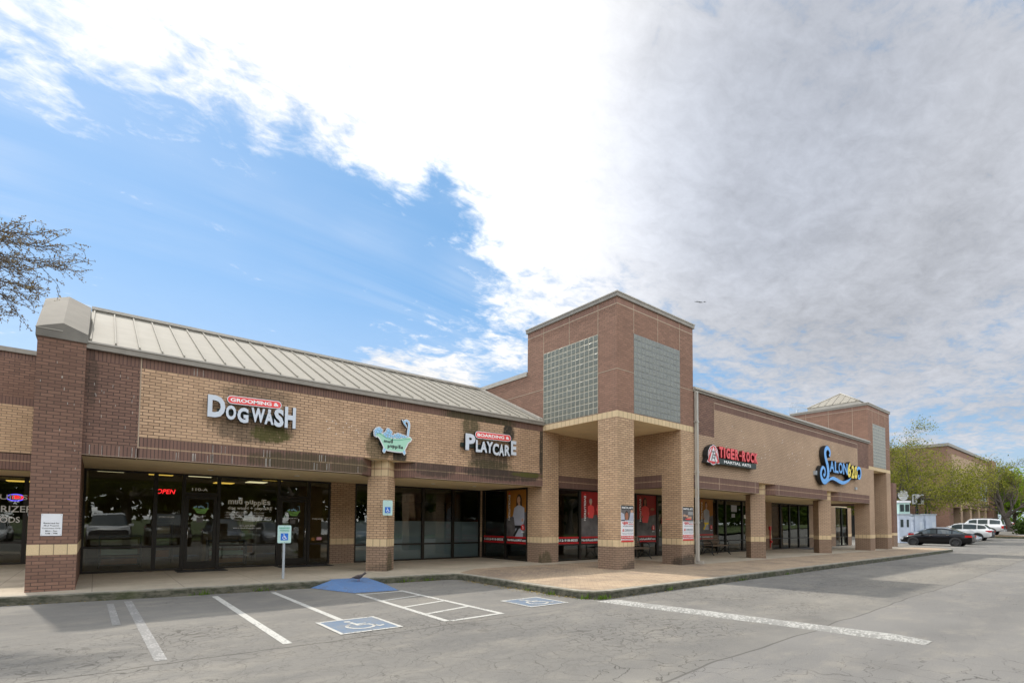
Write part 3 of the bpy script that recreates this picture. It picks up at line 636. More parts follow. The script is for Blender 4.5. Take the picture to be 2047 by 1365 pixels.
# ================================================================ SHOPPING CENTRE
S = empty('shopping_centre', (12.3, 13.5, 0), 'long single storey brown and tan brick shopping centre with two square towers', 'building')
YF, YR, YW, YW2 = 13.52, 10.16, 17.2, 13.82
XT, XT2, XF, XF2 = 12.3, 16.485, 34.67, 38.6
BB, BL0, BL1, BT = 2.864, 3.08, 3.11, 3.31          # bands of the beam
def bands(b, poly):
    I = lambda u, v, w: (u, v, w)
    b.prism(poly, I, BB, BL0, 'soldier'); b.prism(poly, I, BL0, BL1, 'cream_line'); b.prism(poly, I, BL1, BT, 'soldier')
def beam(b, x0, x1, y, cols, h=.8):
    x = x0
    for xc in cols:
        bands(b, [(x,y),(xc-h,y),(xc-h,y+.3),(x,y+.3)])
        bands(b, [(xc-h,y),(xc,y+h),(xc,y+h+.3),(xc-h,y+.3)]); bands(b, [(xc,y+h),(xc+h,y),(xc+h,y+.3),(xc,y+h+.3)]); x = xc+h
    bands(b, [(x,y),(x1,y),(x1,y+.3),(x,y+.3)])
def column(xc, yf, mat, lab=None):
    c = (xc, yf+.53); q = math.sqrt(.5); D = (q, q), (-q, q)
    b = B(); b.obox(c, *D, .6, .6, 0, .86, 'base'); b.obox(c, *D, .6, .6, 1.06, BB, mat); o = b.build('column', S, recalc=True)
    b = B(); b.obox(c, *D, .604, .604, .86, 1.06, 'tile'); b.build('tile_band', o, recalc=True)
    b = B(); b.obox(c, *D, .61, .61, BB, 3.045, 'tile'); b.obox(c, *D, .6, .6, 3.045, 3.10, mat); b.obox(c, *D, .61, .61, 3.10, BT-.004, 'tile'); b.build('capital', o, recalc=True)
# --- left wing facade
b = B(); W0 = -.262; XJ = .643
b.box(W0, XJ, YF, YF+.35, BL0, 4.815, 'dark'); b.box(W0, XT, YF, YF+.35, 4.815, 5.02, 'soldier'); b.box(W0, XJ, YF, YF+.35, BB, BL0, 'soldier')
b.box(XJ+.02, XT, YF, YF+.35, BT, 4.815, 'cream', bottom='stucco'); b.box(XJ, XJ+.02, YF-.004, YF+.3, BL0, 5.02, 'joint'); b.box(6.30, 6.312, YF-.003, YF+.3, 4.4, 5.02, 'joint')
b.build('facade_wall', S)
b = B(); beam(b, XJ+.02, XT, YF, [6.45]); b.build('brick_band', S, recalc=True)
# mineral streaks running out of the brick joints
b = B()
for x, z0, z1 in [(.05,BB+.02,BL0-.01),(-.15,BB+.02,BL0-.01),(.33,BB,BL0),(.55,BB,BL0),(.62,BB,BL0-.02)]+[(random.choice([1.0,1.2,1.62,1.9,2.4,2.95,3.1,3.9,4.3,4.62,5.0,5.2,5.45,5.55])+random.uniform(0,.2), BB+random.uniform(0,.03), BL0-random.uniform(0,.05)) for _ in range(22)]+[(random.uniform(1.5,5.4), BL1, BT-.03) for _ in range(9)]+[(1.62,4.82,4.99),(1.68,4.82,5.0),(1.8,4.82,4.98)]:
    if 5.6 < x < 7.3: continue
    b.box(x, x+random.uniform(.006,.014), YF-.004, YF-.001, z0, z1, 'efflo')
for _ in range(16):
    x = random.uniform(-.2,.6); z = random.uniform(3.3,4.7); b.box(x, x+.008, YF-.004, YF-.001, z, z+random.uniform(.03,.07), 'efflo')
for _ in range(12):
    x = random.uniform(W0-.68,W0-.06); z = random.uniform(2.4,4.9); b.box(x, x+.009, 13.416, 13.419, z, z+random.uniform(.03,.08), 'efflo')
for _ in range(16):
    x = random.gauss(4.9,.6); z = 4.0+random.uniform(-.15,.2); b.box(x, x+.02, YF-.004, YF-.001, z, z+.014, 'cleanwhite')
b.box(W0, 5.64, YF-.006, YF-.001, BB-.004, BB+.006, 'joint'); b.box(7.26, XT, YF-.006, YF-.001, BB-.004, BB+.006, 'joint')
b.build('mineral_streak', S, kind='stuff')
IZ = lambda u, v, w: (u, v, w)
b = B(); b.prism([(W0-.05,YF+.28),(5.66,YF+.28),(6.45,YF+1.07),(7.24,YF+.28),(XT-.01,YF+.28),(XT-.01,YW),(W0-.05,YW)], IZ, 2.872, 2.95, 'stucco'); o = b.build('soffit', S, recalc=True)
for x, y in ((2.3,15.4),(4.5,15.5),(8.9,15.3),(10.6,15.3)):
    b = B(); b.cyl((x,y,2.872),(0,0,-1),.07,.012,'cleanwhite',14); b.build('recessed_lamp', o)
b = B(); b.box(W0, XT-.002, YF-.09, YF-.001, 5.02, 5.15, 'fascia'); b.box(W0, XT-.002, YF-.11, YF-.09, 5.13, 5.165, 'copemetal'); b.build('fascia', S)
# --- standing seam roof
def rz(y): return 5.165+(y-(YF-.1))*(7.0-5.165)/(17.2-(YF-.1))
b = B(); y0, y1 = YF-.1, 17.2
b.face([(W0,y0,rz(y0)),(XT-.01,y0,rz(y0)),(XT-.01,y1,rz(y1)),(W0,y1,rz(y1))], 'roofmetal')
nseam = 31
for i in range(nseam):
    x = W0+.06+i*.4055
    if x > XT-.1: break
    b.loft([[(x-.014,y,rz(y)),(x-.014,y,rz(y)+.045),(x+.014,y,rz(y)+.045),(x+.014,y,rz(y))] for y in (y0+.02,y1-.04)], 'roofmetal', smooth=False)
for x in (XT-.2, XT-.09): b.loft([[(x-.03,y,rz(y)),(x-.03,y,rz(y)+.09),(x+.03,y,rz(y)+.09),(x+.03,y,rz(y))] for y in (y0+.02,y1-.04)], 'copemetal', smooth=False)
b.box(W0, XT-.01, 17.2, 30, 6.6, 6.9, 'fascia'); r_ = b.build('roof', S)
b = B(); b.box(W0, XT-.02, 17.12, 17.3, 6.93, 7.06, 'fascia'); b.box(W0, XT-.02, 17.08, 17.14, 7.0, 7.075, 'copemetal'); b.build('ridge_cap', r_)
# --- pier at the left end
b = B(); PX0, PX1, PY = -.995, -.262, 13.42
b.box(PX0, PX1, PY, 19.0, 0, .86, 'pier'); b.box(PX0, PX1, PY, 19.0, 1.06, 5.1, 'pier'); p_ = b.build('pier', S)
b = B(); b.box(PX0-.002, PX1+.002, PY-.002, 19.0, .86, 1.06, 'tile'); b.build('tile_band', p_)
b = B(); xl, xm, xr = PX0-.03, -.63, PX1+.02
ring = lambda y, z: [(xl,y,5.1),(xl,y,z),(xm,y,z+.15),(xr,y,z),(xr,y,5.1)]
b.loft([ring(PY-.03,5.27), ring(15.2,6.42), ring(19,6.42)], lambda i, k: 'capmetal' if k in (1,2) else 'capside', smooth=False)
b.box(xl-.006, xm, PY-.04, PY-.03, 5.25, 5.265, 'copemetal'); b.build('pier_cap', p_, recalc=True)
column(6.45, YF, 'cream_plain')
# --- towers
def tower(x0, x1, gl, far=False):
    y0, y1 = YR, 14.38; D = .82
    b = B(); b.box(x0, x1, y0, y1, 5.03, 8.36, 'red'); b.box(x0, x1, y0, y1, 8.385, 8.58, 'soldier_red'); b.box(x0, x1, y0-.002, y1, 8.36, 8.385, 'joint')
    xm = (x0+x1)/2
    g0, g1 = x0+.82, x1-.82
    for x in (g0, xm, g1):
        b.box(x-.009, x+.009, y0-.004, y0+.02, 7.6, 8.58, 'joint')
    for a, c in ((x0, g0), (g1, x1)): b.box(a-.003, c, y0-.004, y0+.02, 6.32, 6.34, 'joint')
    ya, yb = 10.93, 13.5
    for y in (ya, (ya+yb)/2, yb): b.box(x0-.004, x0+.02, y-.009, y+.009, 7.6 if gl else 6.0, 8.58, 'joint')
    for a, c in ((y0, ya), (yb, y1)): b.box(x0-.004, x0+.02, a, c, 6.32, 6.34, 'joint')
    t = b.build('tower', S)
    b = B(); b.box(x0-.003, x1+.003, y0-.003, y1, 4.84, 5.03, 'tile', bottom='stucco'); b.build('tile_band', t)
    b = B(); b.box(x0-.05, x1+.05, y0-.05, y1+.05, 8.58, 8.70, 'fascia'); b.box(x0-.07, x1+.07, y0-.07, y1+.07, 8.70, 8.735, 'copemetal'); b.build('coping', t)
    # pyramid roof on a low kerb
    b = B(); cx, cy = (x0+x1)/2, (y0+y1)/2-.1; h = 1.42
    b.box(cx-h, cx+h, cy-h, cy+h, 8.7, 9.02, 'copemetal')
    for sx, sy in ((1,0),(0,1),(-1,0),(0,-1)):
        p = Vector((sx, sy)); q = Vector((-sy, sx)); a = Vector((cx,cy))+p*(h+.04)-q*(h+.04); c = Vector((cx,cy))+p*(h+.04)+q*(h+.04)
        b.face([(*a,9.02),(*c,9.02),(cx,cy,9.95)], 'roofmetal')
        for k in range(-3, 4):
            s = Vector((cx,cy))+p*(h+.04)+q*(h*k/3.4); f = 1-abs(k)/3.4
            e = (s.x+(cx-s.x)*f if sx else s.x, s.y+(cy-s.y)*f if sy else s.y, 9.02+.93*f)
            if sx: e = (s.x-sx*(h+.04)*f, s.y, 9.02+.93*f)
            else: e = (s.x, s.y-sy*(h+.04)*f, 9.02+.93*f)
            b.tube([(s.x,s.y,9.03), (e[0],e[1],e[2]+.01)], .022, 'fascia', 4)
        b.tube([(*a,9.04),(cx,cy,9.97)], .035, 'copemetal', 5)
    b.build('pyramid_roof', t)
    # glass block panels
    def blocks(M3, u0, u1, v0, v1, ma, mo, dz=.0):
        b = B(); n = 13; du = (u1-u0)/n; dv = (v1-v0)/n
        b.prism([(u0,v0),(u1,v0),(u1,v1),(u0,v1)], M3, -.02, .006, mo)
        for i in range(n):
            for j in range(n):
                a, c, e, f = u0+i*du+.012, u0+(i+1)*du-.012, v0+j*dv+.012, v0+(j+1)*dv-.012; g = .022
                tx, ty = random.gauss(0,.0016), random.gauss(0,.0016)
                q = [(a,e),(c,e),(c,f),(a,f)]; r = [(a+g,e+g),(c-g,e+g),(c-g,f-g),(a+g,f-g)]
                Q = [b.bm.verts.new(M3(*x, .007)) for x in q]; R = [b.bm.verts.new(M3(x[0],x[1],.012+(tx if k in (0,3) else -tx)+(ty if k < 2 else -ty))) for k, x in enumerate(r)]
                mi = b.mi(ma)
                for k in range(4):
                    ff = b.bm.faces.new([Q[k],Q[(k+1)%4],R[(k+1)%4],R[k]]); ff.material_index = mi
                ff = b.bm.faces.new(R); ff.material_index = mi
        b.build('glass_block_window', t, recalc=True)
    if gl: blocks(FX(x0), -yb, -ya, 5.05, 7.6, 'gblock', 'mortar')
    blocks(FY(y0), g0, g1, 5.05, 7.6, 'gblock2' if far else 'gblock2', 'mortar' if far else 'mortar2')
    # legs
    legs = [(x0, x0+D, y0, y0+.77), (x1-.785, x1, y0, y0+.78)]
    if not far: legs.append((x0, x0+.8, YF+.01, YF+.81))
    for a, c, e, f in legs:
        m = 'cream_plain' if not far else 'cream_right'
        b = B(); b.box(a, c, e, f, 0, .86, 'base'); b.box(a, c, e, f, 1.06, 4.84, m); o = b.build('tower_leg', S)
        b = B(); b.box(a-.002, c+.002, e-.002, f+.002, .86, 1.06, 'tile'); b.build('tile_band', o)
    # inner walls above the arcade
    m = 'cream_plain'
    b = B(); b.box(x0+(.8 if not far else 0), x1-.785, 13.7, 14.0, BT, 4.84, m); b.box(x1-.785, x1-.485, y0+.78, 14.0, BT, 4.84, m); b.build('inner_wall', S)
    b = B(); bands(b, [(x0+(.8 if not far else 0),13.7),(x1-.785,13.7),(x1-.785,14),(x0+(.8 if not far else 0),14)]); bands(b, [(x1-.785,y0+.78),(x1-.485,y0+.78),(x1-.485,14),(x1-.785,14)])
    b.build('brick_band', S, recalc=True)
tower(XT, XT2, True); tower(XF, XF2, False, True)
b = B(); b.box(XT, XT2+.01, 14.38, 17.56, 5.03, 7.0, 'red'); b.box(XT-.004, XT+.02, 14.4, 17.56, 6.32, 6.34, 'joint'); b.box(XT, XT2, 14.4, 17.5, BT+.01, 5.03, 'cream_plain'); o = b.build('parapet_wall', S)
b = B(); b.box(XT-.04, XT2+.01, 14.40, 17.62, 7.0, 7.16, 'copemetal'); b.build('coping', o)
# --- right wing facade
b = B(); x0, x1 = XT2, XF; a0, a1 = 17.91, 32.87
b.box(x0, x1, YR, YR+.3, 6.13, 6.31, 'dark'); b.box(x0, a0-.02, YR, YR+.3, 4.80, 6.13, 'dark'); b.box(a1+.02, x1, YR, YR+.3, 4.86, 6.13, 'dark')
b.box(a0-.02, a1+.02, YR-.003, YR+.3, 6.10, 6.13, 'joint'); b.box(a0-.02, a0, YR-.003, YR+.3, 4.8, 6.10, 'cream_right'); b.box(a1, a1+.02, YR-.003, YR+.3, 4.86, 6.10, 'joint')
b.box(a0, a1, YR, YR+.3, 5.86, 6.10, 'soldier'); b.box(a0, a1, YR, YR+.3, BT, 5.86, 'cream_right', bottom='stucco'); b.box(x0, a0, YR, YR+.3, BT, 4.80, 'cream_right'); b.box(a1, x1, YR, YR+.3, BT, 4.86, 'cream_right')
b.build('facade_wall', S)
b = B(); beam(b, XT2, XF, YR, [22.09, 29.24], .75)
for x in (18.2, 21.0, 23.15, 30.3): b.box(x, x+.02, YR-.004, YR-.001, BB, BT, 'joint')
for a, c in ((XT2,21.33),(22.85,28.48),(30.0,XF)): b.box(a, c, YR-.005, YR-.001, BB-.004, BB+.008, 'joint')
b.build('brick_band', S, recalc=True)
b = B(); b.box(x0, x1+.1, YR-.05, YR+.4, 6.31, 6.39, 'fascia'); b.box(x0, x1+.1, YR-.10, YR+.4, 6.39, 6.44, 'copemetal'); b.box(x0, x1+.1, YR-.06, YR+.4, 6.44, 6.485, 'copemetal'); b.build('coping', S)
b = B(); b.box(x0, x1, YR+.4, 30, 5.9, 6.2, 'fascia'); b.build('flat_roof', S)
b = B()
for _ in range(60):
    x = random.uniform(18.5,31); z = random.uniform(4.2,5.6); b.box(x, x+.05, YR-.003, YR-.001, z, z+.012, 'cleanwhite')
b.build('mineral_streak', S, kind='stuff')
column(22.09, YR, 'cream_right'); column(29.24, YR, 'cream_right')
b = B(); b.prism([(x0+.01,YR+.28),(21.35,YR+.28),(22.09,YR+1.02),(22.83,YR+.28),(28.5,YR+.28),(29.24,YR+1.02),(29.98,YR+.28),(x1+.02,YR+.28),(x1+.02,YW2+.1),(x0+.01,YW2+.1)], IZ, 2.872, 2.95, 'stucco'); b.box(x0-.48, x0+.01, 10.95, YW2+.1, 2.872, 2.95, 'stucco'); b.box(x1+.02, 42.9, 14.0, 14.5, 2.872, 2.95, 'stucco'); b.build('soffit', S)
b = B(); b.box(16.53, 16.63, YR-.12, YR-.02, .25, 6.31, 'copemetal'); b.box(16.53, 16.63, YR-.28, YR-.02, .18, .27, 'copemetal')
for z in (1.6,3.4,5.2): b.box(16.5, 16.66, YR-.125, YR-.01, z, z+.04, 'copemetal')
b.build('downspout', S)
b = B(); b.box(47.6, 48.5, 12.4, 13.2, 0, .86, 'base'); b.box(47.6, 48.5, 12.4, 13.2, .86, 1.06, 'tile'); b.box(47.6, 48.5, 12.4, 13.2, 1.06, 4.9, 'pier'); b.build('end_pier', S)
b = B(); b.box(XF2, 42.9, 14.5, 30, 0, 5.9, 'cream_right'); b.box(-.26, -.2, 17.3, 30, 0, 6.8, 'interior'); b.box(-.2, 46, 29.5, 29.8, 0, 6, 'interior'); b.build('rear_wall', S)

# --- shop fronts
def win(M3, u0, u1, z0, z1, rails=(), fw=.05, name='window', handle=None, label=None):
    b = B(); R = lambda a, c, e, f, d=.05: b.prism([(a,e),(c,e),(c,f),(a,f)], M3, -d, d, 'frame')
    R(u0, u0+fw, z0, z1); R(u1-fw, u1, z0, z1); R(u0+fw, u1-fw, z0, z0+fw); R(u0+fw, u1-fw, z1-fw, z1)
    for r in rails: R(u0+fw, u1-fw, r-.025, r+.025, .045)
    o = b.build(name, S, label=label, recalc=True)
    b = B(); b.rect(M3, u0+fw, u1-fw, z0+fw, z1-fw, 0, 'glass'); b.build('pane', o)
    return o
def door(M3, u0, u1, z0, z1, zt, hside=-1):
    """door leaf to zt with a transom light above"""
    win(M3, u0, u1, zt+.04, z1, fw=.045, name='transom_window')
    b = B(); R = lambda a, c, e, f, d=.05: b.prism([(a,e),(c,e),(c,f),(a,f)], M3, -d, d, 'frame')
    R(u0, u1, zt, zt+.04); s = .09
    R(u0, u0+.03, z0, zt); R(u1-.03, u1, z0, zt)
    R(u0+.035, u0+.035+s, z0+.02, zt-.01, .03); R(u1-.035-s, u1-.035, z0+.02, zt-.01, .03); R(u0+.035+s, u1-.035-s, zt-.11, zt-.01, .03); R(u0+.035+s, u1-.035-s, z0+.02, z0+.22, .03)
    o = b.build('door', S, recalc=True)
    b = B(); b.rect(M3, u0+.03+s, u1-.03-s, z0+.2, zt-.1, 0, 'glass'); b.build('pane', o)
    b = B(); u = u0+.11 if hside < 0 else u1-.11
    P = [M3(u, 1.02, .03), M3(u, 1.02, .09), M3(u, 1.32, .09), M3(u, 1.32, .03)]; b.tube(P, .014, 'chrome', 6); b.build('handle', o)
F1 = FY(YW); Z0, Z1 = .165, 2.868
W1 = [-.26, 1.27, 1.94]
win(F1, -.262, 1.27, Z0, Z1, [.83]); win(F1, 1.27, 1.93, Z0, Z1, [.83])
door(F1, 1.93, 2.80, Z0, Z1, 2.27, -1)
win(F1, 2.80, 4.46, Z0, Z1, [.83]); door(F1, 4.46, 5.38, Z0, Z1, 2.27, 1); win(F1, 5.38, 6.08, Z0, Z1, [.83])
for a, c in ((6.08,6.92),(12.19,12.45)):
    b = B(); b.box(a, c, YW-.05, YW+.2, 0, .80, 'base'); b.box(a, c, YW-.052, YW+.2, .80, .99, 'tile'); b.box(a, c, YW-.05, YW+.2, .99, Z1, 'cream_plain'); b.build('shopfront_pillar', S)
for a, c in ((6.92,8.22),(8.22,9.58),(9.58,10.90),(10.90,12.19)):
    win(F1, a, c, Z0, Z1, [.76])
    b = B(); b.rect(FY(YW+.03), a+.05, c-.05, Z0+.05, 1.60, 0, 'film'); b.build('frosted_film', S)
F2 = FX(XT+.02)
for a, c in ((14.33,15.62),(15.62,17.14)): win(F2, -c, -a, Z0, Z1, [.76])
F3 = FY(YW2)
for a, c in ((13.1,14.5),(14.5,15.95),(15.95,17.93),(17.93,19.42)): win(F3, a, c, Z0, Z1, [.76])
door(F3, 19.42, 20.45, Z0, Z1, 2.3, -1)
for a, c in ((20.45,22.6),(22.6,24.5),(24.5,25.3),(25.3,27.05),(27.05,28.6)): win(F3, a, c, Z0, Z1, [.76])
for a, c in ((28.6,30.4),(35.6,36.6),(39.0,40.0),(42.3,43)):
    b = B(); b.box(a, c, YW2-.05, YW2+.2, 0, .80, 'base'); b.box(a, c, YW2-.052, YW2+.2, .80, .99, 'tile'); b.box(a, c, YW2-.05, YW2+.2, .99, Z1, 'cream_right'); b.build('shopfront_pillar', S)
for a, c in ((30.4,31.6),(31.6,32.8),(32.8,34.1),(34.1,35.6),(36.6,37.9),(37.9,39.0),(40.0,41.2),(41.2,42.3)): win(F3, a, c, Z0, Z1, [.8])
# --- rooms behind the glass
b = B()
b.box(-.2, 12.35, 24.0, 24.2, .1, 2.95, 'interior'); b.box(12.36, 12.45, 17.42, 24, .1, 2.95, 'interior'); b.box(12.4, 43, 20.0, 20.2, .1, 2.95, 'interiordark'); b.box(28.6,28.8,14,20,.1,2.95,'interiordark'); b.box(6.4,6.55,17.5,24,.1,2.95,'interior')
b.box(7.0, 12.3, 19.5, 19.6, .17, 2.4, 'interiordark'); b.build('interior_wall', S)
b = B(); b.box(-.2, 12.36, YW+.1, 24, .165, .172, 'intfloor'); b.box(12.46, 43, YW2+.1, 20, .165, .172, 'intfloor'); b.build('interior_floor', S)
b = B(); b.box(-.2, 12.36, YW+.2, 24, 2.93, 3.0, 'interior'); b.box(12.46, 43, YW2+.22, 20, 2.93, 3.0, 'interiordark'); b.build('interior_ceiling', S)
for x, y, m in ((.3,18.3,'lamp'),(1.5,18.6,'lampy'),(2.5,18.4,'lamp'),(4.6,18.3,'lampy'),(4.4,19.9,'lamp'),(3.6,21.2,'lampy')):
    b = B(); b.box(x-.3, x+.3, y-.3, y+.3, 2.91, 2.928, m); b.build('ceiling_light', S)
# furniture glimpsed inside the first shop
b = B(); b.box(2.9,4.4,20.5,21.1,.17,1.2,'interior'); b.box(2.85,4.45,20.45,21.15,1.2,1.24,'woodbench'); b.build('shop_counter', None, label='dim shop counter seen through the lettered window between the two doors', cat='counter')
for i, (x, y, w, h, m, lb) in enumerate([(.6,18.9,1.0,1.1,'greenblack','low dark display shelf inside the first left window'),(3.3,18.6,1.1,.95,'greenblack','dark green display table behind the lettered window'),(4.1,19.6,.5,1.9,'copemetal','pale upright display rack behind the lettered window'),(1.75,20.2,.5,1.5,'capside','grey display rack deep inside behind the OPEN sign')]):
    b = B(); b.box(x-w/2, x+w/2, y-.2, y+.2, h-.05, h, m)
    for k in range(1, 4): b.box(x-w/2+.02, x+w/2-.02, y-.18, y+.18, h*k/4-.02, h*k/4, m); b.box(x-w/2+.06, x+w/2-.1, y-.12, y+.12, h*k/4, h*k/4+h*.14, ['white','orange','signteal'][k % 3])
    for sx in (-w/2, w/2-.03): b.box(x+sx, x+sx+.03, y-.2, y+.2, .172, h-.05, m)
    b.build('display_shelf', None, lb, 'shelf')
# --- neighbouring wing at far left
Nb = empty('neighbouring_shop', (-4, 19, 0), 'set back shop wing of dark and tan brick left of the brown pier', 'building')
b = B(); xa, xb, yn = -14, PX0, 19.0
b.box(xa, xb, yn, yn+.3, 4.80, 5.85, 'pier'); b.box(xa, xb, yn, yn+.3, 5.85, 6.0, 'soldier'); b.box(xa, xb, yn, yn+.3, 4.60, 4.80, 'soldier'); b.box(xa, xb, yn, yn+.3, 3.29, 4.60, 'cream_plain'); b.build('facade_wall', Nb)
b = B(); bands(b, [(xa,yn),(xb,yn),(xb,yn+.3),(xa,yn+.3)]); b.build('brick_band', Nb, recalc=True)
b = B(); b.box(xa, xb, yn-.06, yn+.4, 6.0, 6.12, 'fascia'); b.box(xa, xb, yn+.4, 30, 5.6, 5.9, 'fascia'); b.build('coping', Nb)
b = B(); b.box(xa, xb+.7, yn+.3, 22.1, 2.872, 2.95, 'stucco'); b.build('soffit', Nb)
SS = S; S = Nb
for a in (-4.9,-3.3): win(FY(22.0), a, a+1.6, Z0, Z1, [.83])
win(FY(22.0), -1.7, -.3, Z0, Z1, [.83]); S = SS
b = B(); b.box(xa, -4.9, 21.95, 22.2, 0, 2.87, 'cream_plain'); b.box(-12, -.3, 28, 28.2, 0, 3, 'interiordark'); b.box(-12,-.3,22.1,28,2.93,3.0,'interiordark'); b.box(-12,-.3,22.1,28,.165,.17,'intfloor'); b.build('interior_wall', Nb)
for x, y in ((-2.3,23.2),(-3.2,24.6),(-2.0,25.6),(-4.2,23.2)):
    b = B(); b.box(x-.5, x+.5, y-.3, y+.3, 2.90, 2.928, 'lampy'); b.build('ceiling_light', Nb)

# ================================================================ SIGNS ON THE FACADE
def letters(root, items, M3, w0, depth, m, side, bold, rot=None):
    for ch, (u0,u1,v0,v1) in items:
        b = B(); b.text(ch, (u0,u1,v0,v1), M3, w0, m, side, depth, bold); b.build('letter', root)
def pill(root, a, c, h, M3, w0, txt, tb):
    (x0, z0), (x1, z1) = a, c; d = Vector((x1-x0, z1-z0)); L = d.length; d /= L; n = Vector((-d.y, d.x)); r = h/2
    def cap(k, rr):
        P = []
        for i in range(13): t = math.pi/2+math.pi*i/12; P.append((x0+r*d.x+rr*math.cos(t), z0+r*d.y+rr*math.sin(t)))
        for i in range(13): t = -math.pi/2+math.pi*i/12; P.append((x1-r*d.x+rr*math.cos(t), z1-r*d.y+rr*math.sin(t)))
        return P
    b = B(); b.prism(cap(0, r), M3, w0, w0+.08, 'white', 'black'); b.flat(cap(0, r*.84), M3, w0+.083, 'red_face')
    T = lambda u, v, w: M3(x0+d.x*u+n.x*v, z0+d.y*u+n.y*v, w)
    b.text(txt, (r*.75, L-r*.75, -r*.45, r*.45), T, w0+.087, 'cleanwhite', bold=tb); b.build('panel', root, recalc=False)
MF = FY(YF)
t = empty('grooming_sign', (2.85, YF, 4.1), 'white channel letter sign reading DOG WASH under a red GROOMING & pill', 'shop sign')
letters(t, [('D',(1.887,2.243,3.90,4.407)),('O',(2.255,2.47,3.886,4.224)),('G',(2.495,2.733,3.846,4.205)),('W',(2.79,3.093,3.897,4.241)),('A',(3.083,3.29,3.88,4.21)),('S',(3.30,3.52,3.845,4.295)),('H',(3.545,3.805,3.85,4.374))], MF, .10, .09, 'lightgrey', 'black', .045)
b = B(); b.box(2.1, 3.7, YF-.09, YF-.002, 4.03, 4.13, 'greenblack'); b.box(3.16,3.22,YF-.20,YF-.15,4.17,4.25,'lightgrey'); b.build('raceway', t)
pill(t, (2.27,4.352), (3.46,4.385), .19, MF, .12, 'GROOMING &', .03)
t = empty('playcare_sign', (9.9, YF, 4.0), 'white channel letter sign reading PLAYCARE under a red BOARDING & pill', 'shop sign')
letters(t, [('P',(8.879,9.255,3.819,4.337)),('L',(9.275,9.455,3.789,4.174)),('A',(9.44,9.72,3.794,4.152)),('Y',(9.69,9.95,3.80,4.17)),('C',(9.94,10.19,3.746,4.141)),('A',(10.19,10.41,3.753,4.136)),('R',(10.43,10.665,3.774,4.13)),('E',(10.70,10.929,3.819,4.297))], MF, .10, .09, 'lightgrey', 'black', .045)
b = B(); b.box(8.8, 10.8, YF-.09, YF-.002, 3.93, 4.05, 'greenblack'); b.build('raceway', t)
pill(t, (9.235,4.335), (10.69,4.365), .225, MF, .12, 'BOARDING &', .03)
# bathtub sign
t = empty('bathtub_sign', (6.5, YF, 3.8), 'mint green bathtub shaped sign with blue foam and shower, lettered mud puppies', 'shop sign')
TUB = [(5.99,4.045),(6.073,4.023),(6.213,3.948),(6.381,3.902),(6.609,3.914),(6.84,3.966),(6.973,3.986),(7.018,3.945),(6.989,3.888),(6.916,3.84),(6.846,3.699),(6.789,3.587),(6.717,3.548),(6.502,3.546),(6.276,3.564),(6.206,3.596),(6.134,3.732),(6.063,3.854),(5.993,3.923),(5.953,3.893),(5.943,3.956)]
def grow_poly(P, d):
    c = Vector((sum(p[0] for p in P)/len(P), sum(p[1] for p in P)/len(P))); out = []; n = len(P)
    area = sum(P[i][0]*P[(i+1)%n][1]-P[(i+1)%n][0]*P[i][1] for i in range(n)); s = 1 if area < 0 else -1
    for i in range(n):
        a = Vector(P[i-1]); q = Vector(P[(i+1) % n]); v = (q-a).normalized(); nn = Vector((-v.y, v.x))*s; out.append((P[i][0]+nn.x*d, P[i][1]+nn.y*d))
    return out
b = B(); b.prism(grow_poly(TUB, .028), MF, .08, .17, 'white', 'black'); b.flat(TUB, MF, .173, 'mint')
rim = smooth_path([(5.955,3.96,0),(6.0,4.0,0),(6.08,3.98,0),(6.21,3.905,0),(6.4,3.862,0),(6.62,3.872,0),(6.84,3.92,0),(6.98,3.94,0)], 4)
L_, R_ = ribbon(rim, lambda s: .012)
for i in range(len(L_)-1): b.flat([L_[i],L_[i+1],R_[i+1],R_[i]], MF, .176, 'greentext')
b.build('tub', t)
b = B()
for i, (ch, x0, x1, z0, z1) in enumerate([('m',6.17,6.28,3.765,3.83),('u',6.29,6.355,3.76,3.825),('d',6.365,6.44,3.765,3.89),('p',6.285,6.355,3.60,3.70),('u',6.365,6.425,3.645,3.71),('p',6.435,6.505,3.605,3.71),('p',6.515,6.585,3.60,3.70),('i',6.595,6.615,3.64,3.735),('E',6.63,6.69,3.64,3.735),('s',6.70,6.755,3.63,3.70)]):
    b.text(ch, (x0,x1,z0,z1), MF, .177, 'greenblack', bold=.05)
b.build('lettering', t)
def foam(lst, name='foam'):
    b = B()
    for k, (x, z, r) in enumerate(lst): b.prism([(x+(r+.022)*math.cos(a*math.pi/8), z+(r+.022)*math.sin(a*math.pi/8)) for a in range(16)], MF, .08, .162+.0004*k, 'white', 'black')
    for k, (x, z, r) in enumerate(lst):
        b.disc(MF, x, z, r*1.0, r*1.0, .174+.0009*k, 'navy', 14); b.disc(MF, x, z, r*.9, r*.9, .1744+.0009*k, 'bubble', 14)
    b.build(name, t)
foam([(5.93,4.05,.045),(5.97,4.10,.045),(6.03,4.12,.05),(6.09,4.09,.04),(5.99,4.04,.05),(6.06,4.04,.04),(5.915,3.99,.03),(5.915,3.94,.022)])
foam([(6.45,3.95,.04),(6.52,3.99,.045),(6.60,4.02,.05),(6.68,4.01,.045),(6.76,3.99,.045),(6.83,3.985,.035),(6.56,3.955,.04),(6.64,3.96,.04)])
foam([(6.20,3.99,.05),(6.27,4.04,.055),(6.34,4.0,.05),(6.30,4.11,.055),(6.37,4.07,.045),(6.24,3.94,.04),(6.33,3.94,.045),(6.40,3.97,.035)], 'foam')
b = B(); pth = smooth_path([(6.905,3.987,0),(6.925,4.164,0),(6.945,4.33,0),(6.919,4.432,0),(6.845,4.463,0),(6.79,4.42,0)], 5)
